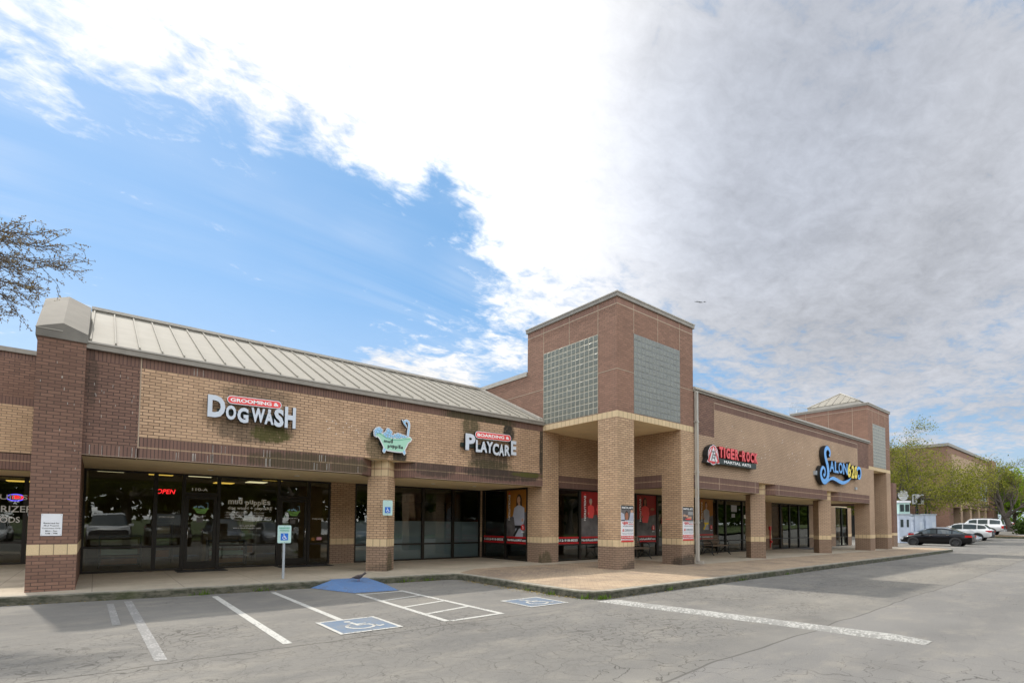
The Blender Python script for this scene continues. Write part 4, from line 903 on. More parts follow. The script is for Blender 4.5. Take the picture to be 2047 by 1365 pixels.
stroke(b, pth, lambda s: .075, MF, .08, .165, 'white', 'black'); stroke(b, pth, lambda s: .035, MF, .166, .17, 'bubble', 'navy')
E_ = lambda k: [(6.80+k*(.05*math.cos(a*math.pi/9)-.05*math.sin(a*math.pi/9)), 4.37+k*(.085*math.sin(a*math.pi/9)+.03*math.cos(a*math.pi/9)*-1)) for a in range(18)]
b.prism(E_(1.25), MF, .08, .166, 'white', 'black'); b.flat(E_(.95), MF, .172, 'navy'); b.flat(E_(.85), MF, .175, 'bubble'); b.build('shower', t)
for x, z in ((6.205,3.535),(6.785,3.535)):
    b = B(); s = 1 if x > 6.5 else -1; P = [(x-.035,z+.06),(x+.035,z+.06),(x+.03+.02*s,z-.02),(x+.02*s,z-.055),(x-.03+.02*s,z-.02)]
    b.prism(grow_poly(P,.022), MF, .08, .168, 'white', 'black'); b.flat(P, MF, .172, 'bubble'); b.build('foot', t)
b = B(); b.box(5.85,5.93,YF-.09,YF-.002,3.93,4.03,'greenblack'); b.box(6.1,6.9,YF-.08,YF-.002,3.7,3.9,'greenblack'); b.build('raceway', t)
# martial arts sign
MR = FY(YR); t = empty('martial_arts_sign', (18.9, YR, 4.1), 'red letter sign reading TIGER-ROCK MARTIAL ARTS with a red and white bell emblem', 'shop sign')
BELL = [(17.403,4.464),(17.176,4.361),(17.067,4.212),(17.044,4.072),(17.073,3.96),(16.965,3.808),(17.209,3.787),(17.272,3.74),(17.401,3.722),(17.532,3.761),(17.599,3.79),(17.82,3.795),(17.756,3.949),(17.749,4.136),(17.697,4.295),(17.567,4.412)]
def sc(P, k, c=(17.4,4.08)): return [(c[0]+(x-c[0])*k, c[1]+(z-c[1])*k) for x, z in P]
b = B(); b.prism(sc(BELL,1.04), MR, .03, .23, 'greenblack', 'black'); b.flat(BELL, MR, .233, 'white'); b.flat(sc(BELL,.92), MR, .236, 'red_p'); b.flat(sc(BELL,.80), MR, .239, 'white')
for P in ([(17.40,4.42),(17.34,4.42),(17.0,3.84),(17.12,3.84)],[(17.40,4.42),(17.46,4.42),(17.80,3.84),(17.68,3.84)],[(17.12,3.86),(17.68,3.86),(17.70,3.80),(17.10,3.80)]): b.flat(P, MR, .242, 'red_p')
for P in ([(17.25,4.24),(17.55,4.24),(17.55,4.18),(17.25,4.18)],[(17.36,4.2),(17.43,4.2),(17.30,3.88),(17.22,3.88)],[(17.36,4.12),(17.55,4.12),(17.55,4.07),(17.36,4.07)],[(17.48,4.12),(17.55,4.12),(17.52,3.99),(17.46,3.99)],[(17.32,4.01),(17.52,4.01),(17.50,3.96),(17.32,3.96)],[(17.42,3.98),(17.48,3.98),(17.62,3.79),(17.54,3.79)]): b.flat(P, MR, .245, 'grey')
b.build('emblem', t)
x = 17.80; lw = {'I':.17,'-':.22}
b = B(); b.box(17.85, 20.72, YR-.06, YR-.002, 4.12, 4.34, 'black'); b.build('raceway', t)
tot = sum(lw.get(c, .335) for c in 'TIGER-ROCK'); 
for i, c in enumerate('TIGER-ROCK'):
    w = lw.get(c, .335)*(20.80-17.79)/tot; b = B()
    v0, v1 = (4.20,4.26) if c == '-' else (4.035,4.445)
    b.text(c, (x+.03, x+w-.02 if c != 'I' else x+.12, v0, v1), MR, .09, 'red_face', 'red_dark', .14, .05); b.build('letter', t); x += w
b = B(); b.box(17.80, 20.65, YR-.23, YR-.03, 3.80, 4.0, 'greenblack'); b.text('MARTIAL ARTS', (18.15,20.2,3.85,3.955), MR, .233, 'cleanwhite', bold=.015); b.build('panel', t)
# salon sign
t = empty('salon_sign', (30, YR, 4.5), 'blue script sign reading SALON with yellow 620 and a wavy blue underline', 'shop sign')
b = B(); P = [(28.217,4.99),(28.319,5.156),(28.212,5.329),(27.961,5.387),(27.75,5.267),(27.693,5.045),(27.794,4.801),(27.962,4.525),(28.038,4.222),(27.978,3.946),(27.739,3.733),(27.424,3.715),(27.188,3.879),(27.134,4.106),(27.254,4.31),(27.435,4.386),(27.61,4.3),(27.647,4.141),(27.549,4.0),(27.44,4.06)]
pth = smooth_path([(x,z,0) for x, z in P], 5); wd = lambda s: .13+.14*math.sin(math.pi*min(1,max(0,(s-.05)/.75)))
stroke(b, pth, lambda s: wd(s)+.06, MR, .03, .225, 'navy', 'black'); stroke(b, pth, wd, MR, .226, .235, 'skyblue', 'navy'); b.build('letter', t)
b = B(); pth = smooth_path([(27.93,3.70,0),(28.249,3.86,0),(28.629,3.93,0),(29.009,3.89,0),(29.59,3.80,0),(30.09,3.79,0),(30.716,3.935,0),(31.095,4.094,0)], 5)
stroke(b, pth, lambda s: .02+.17*math.sin(math.pi*s)**.7, MR, .03, .235, 'skyblue', 'navy'); b.build('underline', t)
for ch, bx in [('A',(28.27,28.84,4.256,4.782)),('L',(28.92,29.37,4.242,4.804)),('O',(29.42,29.96,4.245,4.80)),('N',(30.03,30.64,4.247,4.80))]:
    b = B(); b.text(ch, (bx[0]-.03,bx[1]+.03,bx[2]-.03,bx[3]+.03), MR, .03, 'navy', 'black', .19, .06); b.text(ch, bx, MR, .228, 'skyblue', bold=.02)
    for u in (bx[0], bx[1]):                                       # serifs
        if ch in 'ALN': b.rect(MR, u-.04 if u == bx[0] else u-.10, u+.12 if u == bx[0] else u+.04, bx[2]-.01, bx[2]+.035, .23, 'skyblue')
    b.build('letter', t)
for ch, bx in [('6',(30.66,31.13,4.109,4.919)),('2',(31.19,31.60,4.101,4.79)),('0',(31.65,32.10,4.092,4.80))]:
    b = B(); b.text(ch, (bx[0]-.03,bx[1]+.03,bx[2]-.03,bx[3]+.03), MR, .03, 'black', 'black', .19, .05, .1); b.text(ch, bx, MR, .228, 'yellow', bold=.045, shear=.1); b.build('letter', t)
b = B(); pth = smooth_path([(x,z,0) for x, z in [(31.995,4.597),(32.281,4.718),(32.558,4.638),(32.597,4.378),(32.442,4.167),(32.216,4.153),(32.167,4.25),(32.33,4.321)]], 5)
stroke(b, pth, lambda s: .16-.07*s, MR, .03, .235, 'skyblue', 'navy'); b.build('flourish', t)
b = B(); b.box(26.85,27.05,YR-.12,YR-.002,4.0,4.2,'galv'); tag(b.build('junction_box'), 'small grey electrical box on the brick left of the blue script sign', 'electrical box')
b = B(); b.box(32.3,32.5,YR-.08,YR-.002,3.55,3.68,'galv'); tag(b.build('junction_box'), 'tiny pale electrical box on the brick below right of the blue script sign', 'electrical box')

# --- small signs
t = empty('reserved_plaque', (-.65, PY, 1.44), 'white notice reading Reserved for Mud Puppies Customers Only on the brown brick pier', 'notice')
MP = FY(PY); b = B(); b.prism([(-.81,1.23),(-.50,1.23),(-.50,1.655),(-.81,1.655)], MP, .003, .012, 'white'); b.build('plate', t, recalc=True)
b = B()
for i, (s, w) in enumerate([('Reserved for',.23),('Mud Puppies',.22),('Customers Only',.27),('Mon - Sun',.17),('7AM - 7PM',.18)]): b.text(s, (-.655-w/2,-.655+w/2,1.46-i*.05,1.488-i*.05), MP, .014, 'black', bold=.015)
b.build('lettering', t)
b = B()
for u, v in ((-.79,1.25),(-.52,1.25),(-.79,1.635),(-.52,1.635)): b.disc(MP, u, v, .006, .006, .014, 'greyink', 8)
b.build('screws', t, )
def acc_sign(root, M3, u0, u1, v0, v1, txt=True):
    b = B(); r = .03; P = []
    for cx, cy, a0 in ((u1-r,v1-r,0),(u0+r,v1-r,90),(u0+r,v0+r,180),(u1-r,v0+r,270)):
        for k in range(4): a = math.radians(a0+k*30); P.append((cx+r*math.cos(a), cy+r*math.sin(a)))
    b.prism(P, M3, 0, .006, 'signteal', 'galv'); b.build('plate', root, recalc=True)
    b = B(); cx = (u0+u1)/2; cz = v0+.4*(v1-v0); h = .085; b.rect(M3, cx-h, cx+h, cz-h-.02, cz+h-.02, .009, 'bluesign'); wheel(b, M3, cx, cz-.02, .15, .012, 'cleanwhite')
    if txt:
        b.text('RESERVED', (u0+.04,u1-.04,v1-.085,v1-.05), M3, .009, 'greentext', bold=.02); b.text('PARKING', (u0+.05,u1-.05,v1-.145,v1-.11), M3, .009, 'greentext', bold=.02)
    b.disc(M3, cx, v1-.025, .008, .008, .009, 'greyink', 8); b.disc(M3, cx, v0+.02, .008, .008, .009, 'greyink', 8)
    b.build('symbol', root)
t = empty('accessible_parking_sign', (3.6, 13.27, .16), 'teal RESERVED PARKING wheelchair sign on a short steel post at the kerb', 'parking sign')
b = B(); b.box(3.575, 3.625, 13.28, 13.32, .16, 1.40, 'galv'); b.build('post', t); acc_sign(t, FY(13.275), 3.44, 3.755, 1.02, 1.45)
t = empty('accessible_parking_sign', (6.44, 13.58, 1.95), 'faded teal wheelchair sign with no readable wording fixed to the brick column', 'parking sign'); acc_sign(t, FY(13.60), 6.295, 6.59, 1.74, 2.17, False)
t = empty('open_sign', (1.5, YW+.12, 2.35), 'red neon OPEN sign inside the window left of door 110-A', 'neon sign')
b = B(); b.text('OPEN', (1.30,1.74,2.29,2.42), FY(YW+.12), .0, 'neon', bold=.012, shear=.25); b.build('tubing', t)
t = empty('neon_sign', (-1.85, 22.2, 2.2), 'red and blue neon sign glowing in the far left shop window', 'neon sign')
b = B(); M_ = FY(22.2); pth = smooth_path([(-1.95+.2*math.cos(a), 2.22+.1*math.sin(a), 0) for a in [k*math.pi/6 for k in range(13)]], 2)
stroke(b, pth, lambda s: .03, M_, 0, .02, 'neonblue', 'neonblue'); b.rect(M_, -2.03,-1.66,2.17,2.28,.0,'neon'); b.build('tubing', t)
# --- lettering on the glass
def glass_text(name, M3, items, label, m='cleanwhite'):
    b = B()
    for s, bx, bd in items: b.text(s, bx, M3, .004, m, bold=bd)
    return b.build(name, label=label, cat='window lettering')
G = FY(YW-.003)
for tx, bx in (('E-LIQUIDS',(-2.98,-1.66,2.12,2.30)),('VAPORIZERS',(-3.0,-1.40,1.76,1.96)),('MODS',(-2.42,-1.81,1.44,1.62))): glass_text('window_lettering', FY(21.94), [(tx,bx,.01)], 'large white word '+tx+' on the far left window')
glass_text('window_lettering', G, [('110-A',(2.12,2.52,2.40,2.485),.03)], 'white suite number 110-A above the left shop door')
b = B()
x = 3.05
for i, c in enumerate('mud puppiEs'):
    w = {'m':.16,' ':.06,'i':.03}.get(c, .10)
    if c != ' ':
        dz = [0,.0,.0,0,-.03,.01,-.03,-.03,.01,.0,.0][i]; hh = {'d':.20,'i':.16,'E':.16,'p':.16}.get(c,.12); b.text(c, (x,x+w,2.05+dz-(.035 if c=='p' else 0),2.05+dz+hh-(.035 if c=='p' else 0)), G, .004, 'cleanwhite', bold=.03)
    x += w+.012
b.text('dog wasH + playcaRE', (3.05,4.27,1.865,1.985), G, .004, 'cleanwhite', bold=.025)
b.build('window_lettering', label='large white mud puppies dog wash + playcare name on the wide window between the doors', cat='window lettering')
b = B()
for s, bx in [('- SELF SERVICE WASH',(2.96,3.58,1.78,1.82)),('- PLAYCARE',(3.72,4.05,1.775,1.815)),('- DROP OFF WASH',(2.96,3.48,1.71,1.75)),('- BOARDING',(3.72,4.05,1.705,1.745)),('- NAIL TRIMS',(2.96,3.35,1.64,1.68)),('- GIFTS & SUPPLIES',(3.72,4.27,1.635,1.675)),('** FULL SERVICE GROOMING **',(3.22,3.98,1.565,1.60))]: b.text(s, bx, G, .004, 'cleanwhite', bold=.015)
b.build('window_lettering', label='small white list of services on the wide window between the doors', cat='window lettering')
b = B()
for s, bx in [('512-249-2498',(3.38,3.80,1.385,1.43)),('www.Mud-Puppies.com',(3.2,3.96,1.31,1.36))]:
    b.text(s, bx, G, .004, 'cleanwhite', bold=.015)
b.build('window_lettering', label='white phone number and web address low on the wide window between the doors', cat='window lettering')
glass_text('window_lettering', G, [('STORE HOURS',(1.36,1.72,1.62,1.66),.02)], 'small white STORE HOURS under the red OPEN sign')
glass_text('window_lettering', G, [('STORE HOURS',(5.5,5.86,1.62,1.66),.02)], 'small white STORE HOURS on the pane right of the right door')
def decal(cx, cz, txt, label):
    b = B(); k = .33; P = [(cx+(x-6.48)*k*1.15, cz+(z-3.75)*k*1.15) for x, z in TUB]; b.flat(P, G, .002, 'green')
    for dx, dz, r in ((-.16,.1,.025),(-.12,.12,.025),(-.05,.11,.03),(0,.13,.03),(.04,.11,.03),(.08,.08,.02)): b.disc(G, cx+dx, cz+dz, r, r, .003, 'bubble', 10)
    b.rect(G, cx+.165, cx+.178, cz+.07, cz+.24, .003, 'bubble'); b.rect(G, cx+.115, cx+.165, cz+.225, cz+.24, .003, 'bubble')
    b.text('mud', (cx-.10,cx-.01,cz+.01,cz+.04), G, .006, 'greenblack'); b.text('puppiEs', (cx-.05,cx+.1,cz-.05,cz-.01), G, .006, 'greenblack')
    b.text(txt, (cx-.13,cx+.13,cz-.17,cz-.14), G, .004, 'cleanwhite', bold=.02); b.rect(G, cx-.10,cx+.06,cz-.33,cz-.19,.002,'printgrey')
    b.disc(G, cx-.26, cz-.10, .035,.035,.002,'signteal',12)
    b.build('door_decal', label=label, cat='door decal')
decal(2.36, 1.83, 'EXIT ONLY', 'green bathtub decal above the words EXIT ONLY on the left glass door')
decal(4.92, 1.80, 'ENTER ONLY', 'green bathtub decal above the words ENTER ONLY on the right glass door')
b = B(); b.rect(G, 5.50,5.60,.93,1.03,.002,'orange'); b.rect(G, 5.66,5.82,.95,1.04,.002,'pink'); b.build('window_sticker', label='small orange and pink stickers low on the pane right of the right door', cat='sticker')
for (x0, x1, y0, y1), lb in (((1.75,2.95,16.3,17.0),'grey black doormat outside the left glass door'),((4.35,5.95,16.35,17.05),'wide black doormat outside the right glass door')):
    b = B(); b.box(x0,x1,y0,y1,.161,.172,'rubber'); b.build('doormat', label=lb, cat='doormat')
b = B(); b.box(33.0,34.6,12.7,13.5,.161,.172,'navy'); b.build('doormat', label='blue doormat by the far shop front near the second tower', cat='doormat')

# --- martial arts window graphics
def figure(b, M3, cx, z0, h, skin, top, hair, w, belt=None, legs='printgrey', female=False, flip=1):
    k = h
    b.disc(M3, cx, z0+.86*k, .085*k, .12*k, w, hair, 16)
    if female: b.flat([(cx-.09*k,z0+.9*k),(cx+.09*k,z0+.9*k),(cx+.11*k,z0+.66*k),(cx-.11*k,z0+.66*k)], M3, w, hair)
    b.disc(M3, cx+.01*k*flip, z0+.84*k, .06*k, .09*k, w+.002, skin, 16); b.rect(M3, cx-.03*k, cx+.04*k, z0+.70*k, z0+.78*k, w+.001, skin)
    for e in (-.02,.03): b.rect(M3, cx+e*k-.006*k, cx+e*k+.008*k, z0+.85*k, z0+.86*k, w+.004, hair)
    b.rect(M3, cx-.01*k, cx+.03*k, z0+.785*k, z0+.79*k, w+.004, 'red_dark')
    b.flat([(cx-.05*k,z0+.72*k),(cx+.05*k,z0+.72*k),(cx+.19*k,z0+.66*k),(cx+.2*k,z0+.4*k),(cx+.13*k,z0+.2*k),(cx-.13*k,z0+.2*k),(cx-.18*k,z0+.42*k),(cx-.17*k,z0+.66*k)], M3, w+.003, top)
    b.flat([(cx+.17*k*flip,z0+.65*k),(cx+.10*k*flip,z0+.60*k),(cx-.12*k*flip,z0+.40*k),(cx-.10*k*flip,z0+.34*k),(cx+.22*k*flip,z0+.46*k)], M3, w+.005, top)
    b.disc(M3, cx-.13*k*flip, z0+.38*k, .035*k, .04*k, w+.006, skin, 10)
    b.flat([(cx-.13*k,z0+.2*k),(cx+.13*k,z0+.2*k),(cx+.15*k,z0),(cx-.14*k,z0)], M3, w+.003, legs)
    if belt:
        b.flat([(cx-.14*k,z0+.26*k),(cx+.14*k,z0+.26*k),(cx+.13*k,z0+.19*k),(cx-.13*k,z0+.19*k)], M3, w+.007, belt); b.flat([(cx-.02*k,z0+.24*k),(cx+.04*k,z0+.22*k),(cx-.14*k,z0+.0*k),(cx-.2*k,z0+.03*k)], M3, w+.008, belt)
def emblem(b, M3, cx, cz, h, w):
    P = [((x-17.4)*h/.74+cx, (z-4.08)*h/.74+cz) for x, z in BELL]; b.flat(P, M3, w, 'red_p')
    for a in ((-.16,.2,.16,.26),(-.04,-.3,.04,.2),(.0,-.02,.18,.04),(.1,-.3,.17,-.02)): b.rect(M3, cx+a[0]*h, cx+a[2]*h, cz+a[1]*h, cz+a[3]*h, w+.003, 'cleanwhite')
    b.text('TIGER-ROCK', (cx-.42*h,cx+.42*h,cz-.85*h,cz-.65*h), M3, w+.003, 'cleanwhite', bold=.03)
def evo(M3, u0, u1, z0, z1, bg, kind, label, ub0=None, ub1=None):
    t = empty('window_poster', M3((u0+u1)/2, z0, .01), label, 'window poster')
    b = B(); b.rect(M3, u0, u1, z0, z1, .004, bg[0]); zm = z0+(z1-z0)*.45
    if bg[1]: b.flat([(u0,z0),(u1,z0),(u1,zm+.15),(u0,zm-.1)], M3, .006, bg[1])
    W = u1-u0; H = z1-z0
    if kind == 'woman_white': figure(b, M3, u0+W*.62, z0, H*.93, 'skin1', 'uniform', 'hair', .010, 'black', 'uniform', True, -1)
    if kind == 'two_men': figure(b, M3, u0+W*.42, z0+H*.30, H*.56, 'skin1', 'red_face', 'grey', .010, None, 'printgrey'); figure(b, M3, u0+W*.82, z0+H*.30, H*.62, 'skin1', 'red_face', 'hair', .020, None, 'printgrey', False, -1)
    if kind == 'woman_red': figure(b, M3, u0+W*.42, z0+H*.16, H*.80, 'skin2', 'red_face', 'hair', .010, None, 'printgrey', True); b.disc(M3, u0+W*.8, z0+H*.66, .09*H, .035*H, .02, 'skin2', 12)
    if kind == 'boy': figure(b, M3, u0+W*.5, z0+H*.12, H*.82, 'skin1', 'uniform', 'hair', .010, 'yellow', 'uniform')
    emblem(b, M3, u0+W*.83, z0+.2*H, .13*H, .03); b.build('artwork', t)
    b = B(); c = u0+W*.16; MV = lambda u, v, w: M3(c+v, z1-.12-u, w)
    b.text('EVOLUTION', (.06, H*.58, -.055, .055), MV, .034, 'cleanwhite', bold=.02); b.text('R', (-.03, .045, -.05, .05), MV, .036, 'red_face', bold=.02); b.build('lettering', t)
def band(M3, u0, u1, z0, z1, txt, label, f=1):
    t = empty('window_banner', M3((u0+u1)/2, z0, .01), label, 'window banner'); h = z1-z0
    b = B(); b.rect(M3, u0, u1, z0, z1, .004, 'black'); b.rect(M3, u0, u1, z1-.24*h, z1, .007, 'bandred'); b.rect(M3, u0, u1, z0, z0+.24*h, .007, 'bandred'); b.build('strip', t)
    b = B(); b.text(txt, (u0+.06,u0+(u1-u0)*f-.06,z0+.33*h,z1-.33*h), M3, .009, 'cleanwhite', bold=.03); b.build('lettering', t)
S2 = FX(XT-.002+.02); S3 = FY(YW2-.002)
evo(S2, -15.57, -14.38, 1.05, 2.80, ('orange','printgrey'), 'woman_white', 'orange EVOLUTION poster of a woman in a white uniform on the side window')
band(S2, -15.57, -14.38, .79, 1.05, 'NorthAustinMAF.com', 'red edged web address strip under the orange poster on the side window')
band(S2, -17.06, -15.72, .79, 1.05, '1-512-918-8025', 'red edged phone number strip on the side window beside the orange poster')
evo(S3, 14.55, 15.90, 1.06, 2.81, ('printred','printgrey'), 'two_men', 'red EVOLUTION poster of two men in red shirts behind the corner column')
band(S3, 14.55, 15.90, .79, 1.06, 'NorthAustinMAF.com', 'red edged web address strip under the poster of two men')
band(S3, 13.16, 14.45, .79, 1.06, '1-512-918-8025', 'red edged phone number strip on the first pane beneath the large tower')
evo(S3, 18.0, 19.37, 1.06, 2.81, ('printred','printgrey'), 'woman_red', 'dark red EVOLUTION poster of a woman in a red shirt between tower legs')
band(S3, 18.0, 19.37, .79, 1.06, 'NorthAustinMAF.com', 'red edged web address strip under the poster of the woman in red')
band(S3, 16.0, 17.88, .79, 1.06, '', 'plain red edged strip on the pane behind the corner column') if False else None
evo(S3, 22.85, 24.12, 1.10, 2.83, ('orange','printgrey'), 'boy', 'orange EVOLUTION poster of a boy with a yellow belt behind the downspout')
band(S3, 22.85, 24.12, .84, 1.10, 'NorthAustinMAF.com', 'red edged web address strip under the poster of the boy')
b = B(); emblem(b, S3, 19.95, 1.75, .4, .03); b.build('door_decal', label='small red emblem decal on the martial arts door', cat='door decal')
b = B(); b.rect(S3, 27.25+.0, 27.95, 1.9, 2.1, .006, 'cleanwhite'); b.rect(S3, 25.9,26.5,2.25,2.6,.006,'uniform'); b.rect(S3,25.95,26.3,1.95,2.15,.006,'uniform'); b.build('window_notice', label='white paper notices taped inside the window left of the second column', cat='notice')
def promo(M3, u0, u1, z0, z1, label, kind):
    t = empty('promo_poster', M3((u0+u1)/2, z0, 0), label, 'poster'); W = u1-u0; H = z1-z0; U = lambda a: u0+a*W; Z = lambda a: z0+a*H
    b = B(); b.prism([(u0,z0),(u1,z0),(u1,z1),(u0,z1)], M3, .002, .010, 'white'); b.build('board', t, recalc=True)
    b = B(); b.rect(M3, u0, u1, Z(.885), z1, .012, 'black'); b.rect(M3, u0, u1, Z(.57), Z(.885), .012, 'printgrey'); b.rect(M3, u0, u1, z0, Z(.045), .012, 'red_p'); b.rect(M3, u0, u1, Z(.09), Z(.17), .012, 'red_p')
    if kind == 0:
        b.rect(M3, U(0), U(1), Z(.57), Z(.6), .013, 'uniform'); b.disc(M3, U(.44), Z(.72), .15*W, .13*H, .014, 'hair', 16); b.disc(M3, U(.44), Z(.70), .13*W, .11*H, .016, 'skin2', 16)
        b.flat([(U(.62),Z(.575)),(U(1),Z(.575)),(U(1),Z(.8)),(U(.75),Z(.82))], M3, .015, 'uniform'); b.disc(M3, U(.85), Z(.84), .11*W, .04*H, .017, 'skin1', 12); b.flat([(U(0),Z(.575)),(U(.3),Z(.575)),(U(.24),Z(.76)),(U(0),Z(.8))], M3, .013, 'uniform')
    else:
        for x, z in ((.15,.74),(.38,.72),(.55,.66),(.7,.68)): b.disc(M3, U(x), Z(z), .13*W, .035*H, .014+.001*x, 'skin1', 10)
        b.disc(M3, U(.5), Z(.635), .3*W, .02*H, .017, 'red_face', 10); b.rect(M3, U(.5), U(.95), Z(.76), Z(.86), .013, 'grey')
    b.build('artwork', t)
    b = B()
    for s, x0, x1, a, c, m in (('MARTIAL ARTS',.05,.95,.905,.965,'cleanwhite'),('$',.08,.17,.50,.55,'red_p'),('89',.18,.53,.465,.555,'red_p'),('FOR A',.58,.95,.52,.555,'greyink'),('MONTH',.58,.95,.47,.50,'red_p'),('INCLUDES UNIFORM',.12,.95,.42,.445,'greyink'),('TIGER-ROCK',.3,.95,.31,.35,'greyink'),('MARTIAL ARTS',.3,.95,.285,.30,'greyink'),('8100 W Anderson Mill',.08,.95,.235,.25,'greyink'),('Austin, Texas',.08,.9,.205,.22,'greyink'),('(512) 918-8025',.04,.96,.105,.155,'cleanwhite'),('NorthAustinMAF.com',.04,.96,.055,.08,'red_p')):
        b.text(s, (U(x0),U(x1),Z(a),Z(c)), M3, .018, m, bold=.02)
    emblem(b, M3, U(.17), Z(.32), .075*H, .018); b.build('lettering', t)
promo(FY(YR), 12.47, 13.07, 1.0, 2.13, 'martial arts $89 poster with a smiling boy on the corner tower column', 0)
promo(FY(YR), 15.77, 16.42, 1.0, 2.17, 'martial arts $89 poster with a dark photo on the right tower leg', 1)

# ================================================================ STREET FURNITURE, BIRDS
def bench(loc, rz, label):
    t = empty('bench', loc, label, 'bench', None, rz)
    P0 = lambda b, n: b.build(n, None)
    def add(b, n):
        o = b.build(n); o.parent = t; return o
    for n, f in (('seat', [(x, .43+.02*math.cos(x*6)) for x in (.06,.14,.22,.30,.38,.46)]), ):
        b = B()
        for y, z in f: b.box(-.72,.72,-y-.03+.0,-y+.03,z,z+.025,'woodbench')
        add(b, n)
    b = B()
    for z in (.52,.60,.68,.76,.84): b.box(-.72,.72,.0+(z-.5)*.22,.025+(z-.5)*.22,z,z+.055,'woodbench')
    add(b, 'backrest')
    for s in (-1, 1):
        b = B(); x = s*.74
        b.tube(smooth_path([(x,.12,0),(x,.02,.2),(x,-.02,.42),(x,.08,.86)],4), .022, 'ironbench', 6); b.tube(smooth_path([(x,-.56,0),(x,-.46,.16),(x,-.48,.42),(x,-.42,.62),(x,-.2,.66),(x,.02,.64)],4), .022, 'ironbench', 6)
        b.tube([(x,-.5,.42),(x,0,.41)], .02, 'ironbench', 6); b.tube(smooth_path([(x,-.48,.06),(x,-.25,.28),(x,0,.06)],4), .018, 'ironbench', 6); add(b, 'side_frame')
    return t
bench((16.75,13.25,.16), 0, 'iron framed bench half hidden behind the corner column beneath the tower')
bench((22.7,13.1,.16), 0, 'iron framed slatted bench against the window behind the downspout')
# pigeon
t = empty('pigeon', (4.93,11.9,.12), 'dark grey pigeon walking on the blue kerb ramp', 'bird', None, math.radians(-45))
b = B(); body = [((-.17,.10),.006),((-.12,.105),.022),((-.06,.115),.045),((0,.125),.055),((.06,.14),.048),((.10,.165),.032),((.12,.19),.028),((.145,.21),.034),((.17,.212),.024),((.185,.213),.006)]
rings = [[(x, r*.9*math.cos(a), z+r*math.sin(a)) for a in [k*math.pi/5 for k in range(10)]] for (x, z), r in body]
M['pigeon'] = plain('grey_brown_feathers', (.10,.08,.075), .8, var=.4, scale=30); M['pigeonred'] = plain('pink_bird_legs', (.3,.1,.07), .7)
b.loft(rings, 'pigeon'); o = b.build('body'); o.parent = t
b = B(); b.loft([[(x,s*.012+0,z),(x,s*.0,z+.012),(x,-s*.012,z)] for x, z, s in ((-.10,.10,1),(-.22,.075,2.2))], 'pigeon'); o = b.build('tail'); o.parent = t
for s in (-1,1):
    b = B(); b.tube([(.01,s*.02,.08),(.0+.02*s,s*.02,.0)], .004, 'pigeonred', 5); b.tube([(.02*s,s*.02,.003),(.03+.02*s,s*.02,.003)], .003, 'pigeonred', 4); o = b.build('leg'); o.parent = t
    b = B(); b.loft([[(x,s*(.048+g),z),(x,s*(.054+g),z+h),(x,s*(.04+g),z+h*1.6)] for x, z, h, g in ((.06,.13,.02,-.006),(0,.12,.03,.0),(-.08,.105,.02,-.012),(-.15,.10,.006,-.03))], 'pigeon'); o = b.build('wing'); o.parent = t
b = B(); b.cyl((.18,0,.213),(1,0,-.25),.005,.022,'darktrim',6,.001); o = b.build('beak'); o.parent = t
t = empty('flying_bird', (72,43,36), 'tiny dark bird flying in front of the grey clouds', 'bird')
b = B()
for s in (-1,1): b.face([(72,43,36.1),(72.3,43-.3,36.1),(72+.45*s+.15,43-.35*s,36.32),(72+.8*s,43-.6*s,36.15)][:4], 'black')
b.tube([(71.85,43.15,36.08),(72.1,42.95,36.12),(72.3,42.8,36.1)], [.02,.07,.03], 'black', 6); b.build('body', t)
# grid antenna on the far roof
t = empty('grid_antenna', (44.5,18,8), 'small grey grid dish antenna on the roof behind the right wing', 'antenna')
b = B(); b.cyl((44.5,18,6.0),(0,0,1),.04,5.0,'galv',8); b.build('mast', t)
b = B(); fx = Vector((-.62,-.78,0)); rx = Vector((.78,-.62,0))
for i in range(13):
    u = (i-6)*.1; P = [Vector((44.5,18,11.0))+fx*(.25-.35*(u*u+v*v))+rx*u*1.1+Vector((0,0,v)) for v in [k*.12-.6 for k in range(11)]]; b.tube(P, .009, 'galv', 4)
for v in (-.6,-.2,.2,.6): b.tube([Vector((44.5,18,11.0))+fx*(.25-.35*(u*u+v*v))+rx*u*1.1+Vector((0,0,v)) for u in (-.6,-.3,0,.3,.6)], .012, 'galv', 4)
b.tube([(44.5,18,11.0), tuple(Vector((44.5,18,11))+fx*.55)], .02, 'galv', 5); b.build('dish', t)
b = B(); b.box(30.0,30.2,YW2-.13,YW2-.052,1.30,1.50,'red_p'); b.tube([(30.1,YW2-.09,.3),(30.1,YW2-.09,1.3)], .03, 'red_p', 6); b.cyl((30.1,YW2-.1,.62),(0,-1,0),.06,.1,'red_p',10); b.build('fire_pipe', label='red fire alarm fittings on the brick pillar beside the middle shop window', cat='fire fitting')

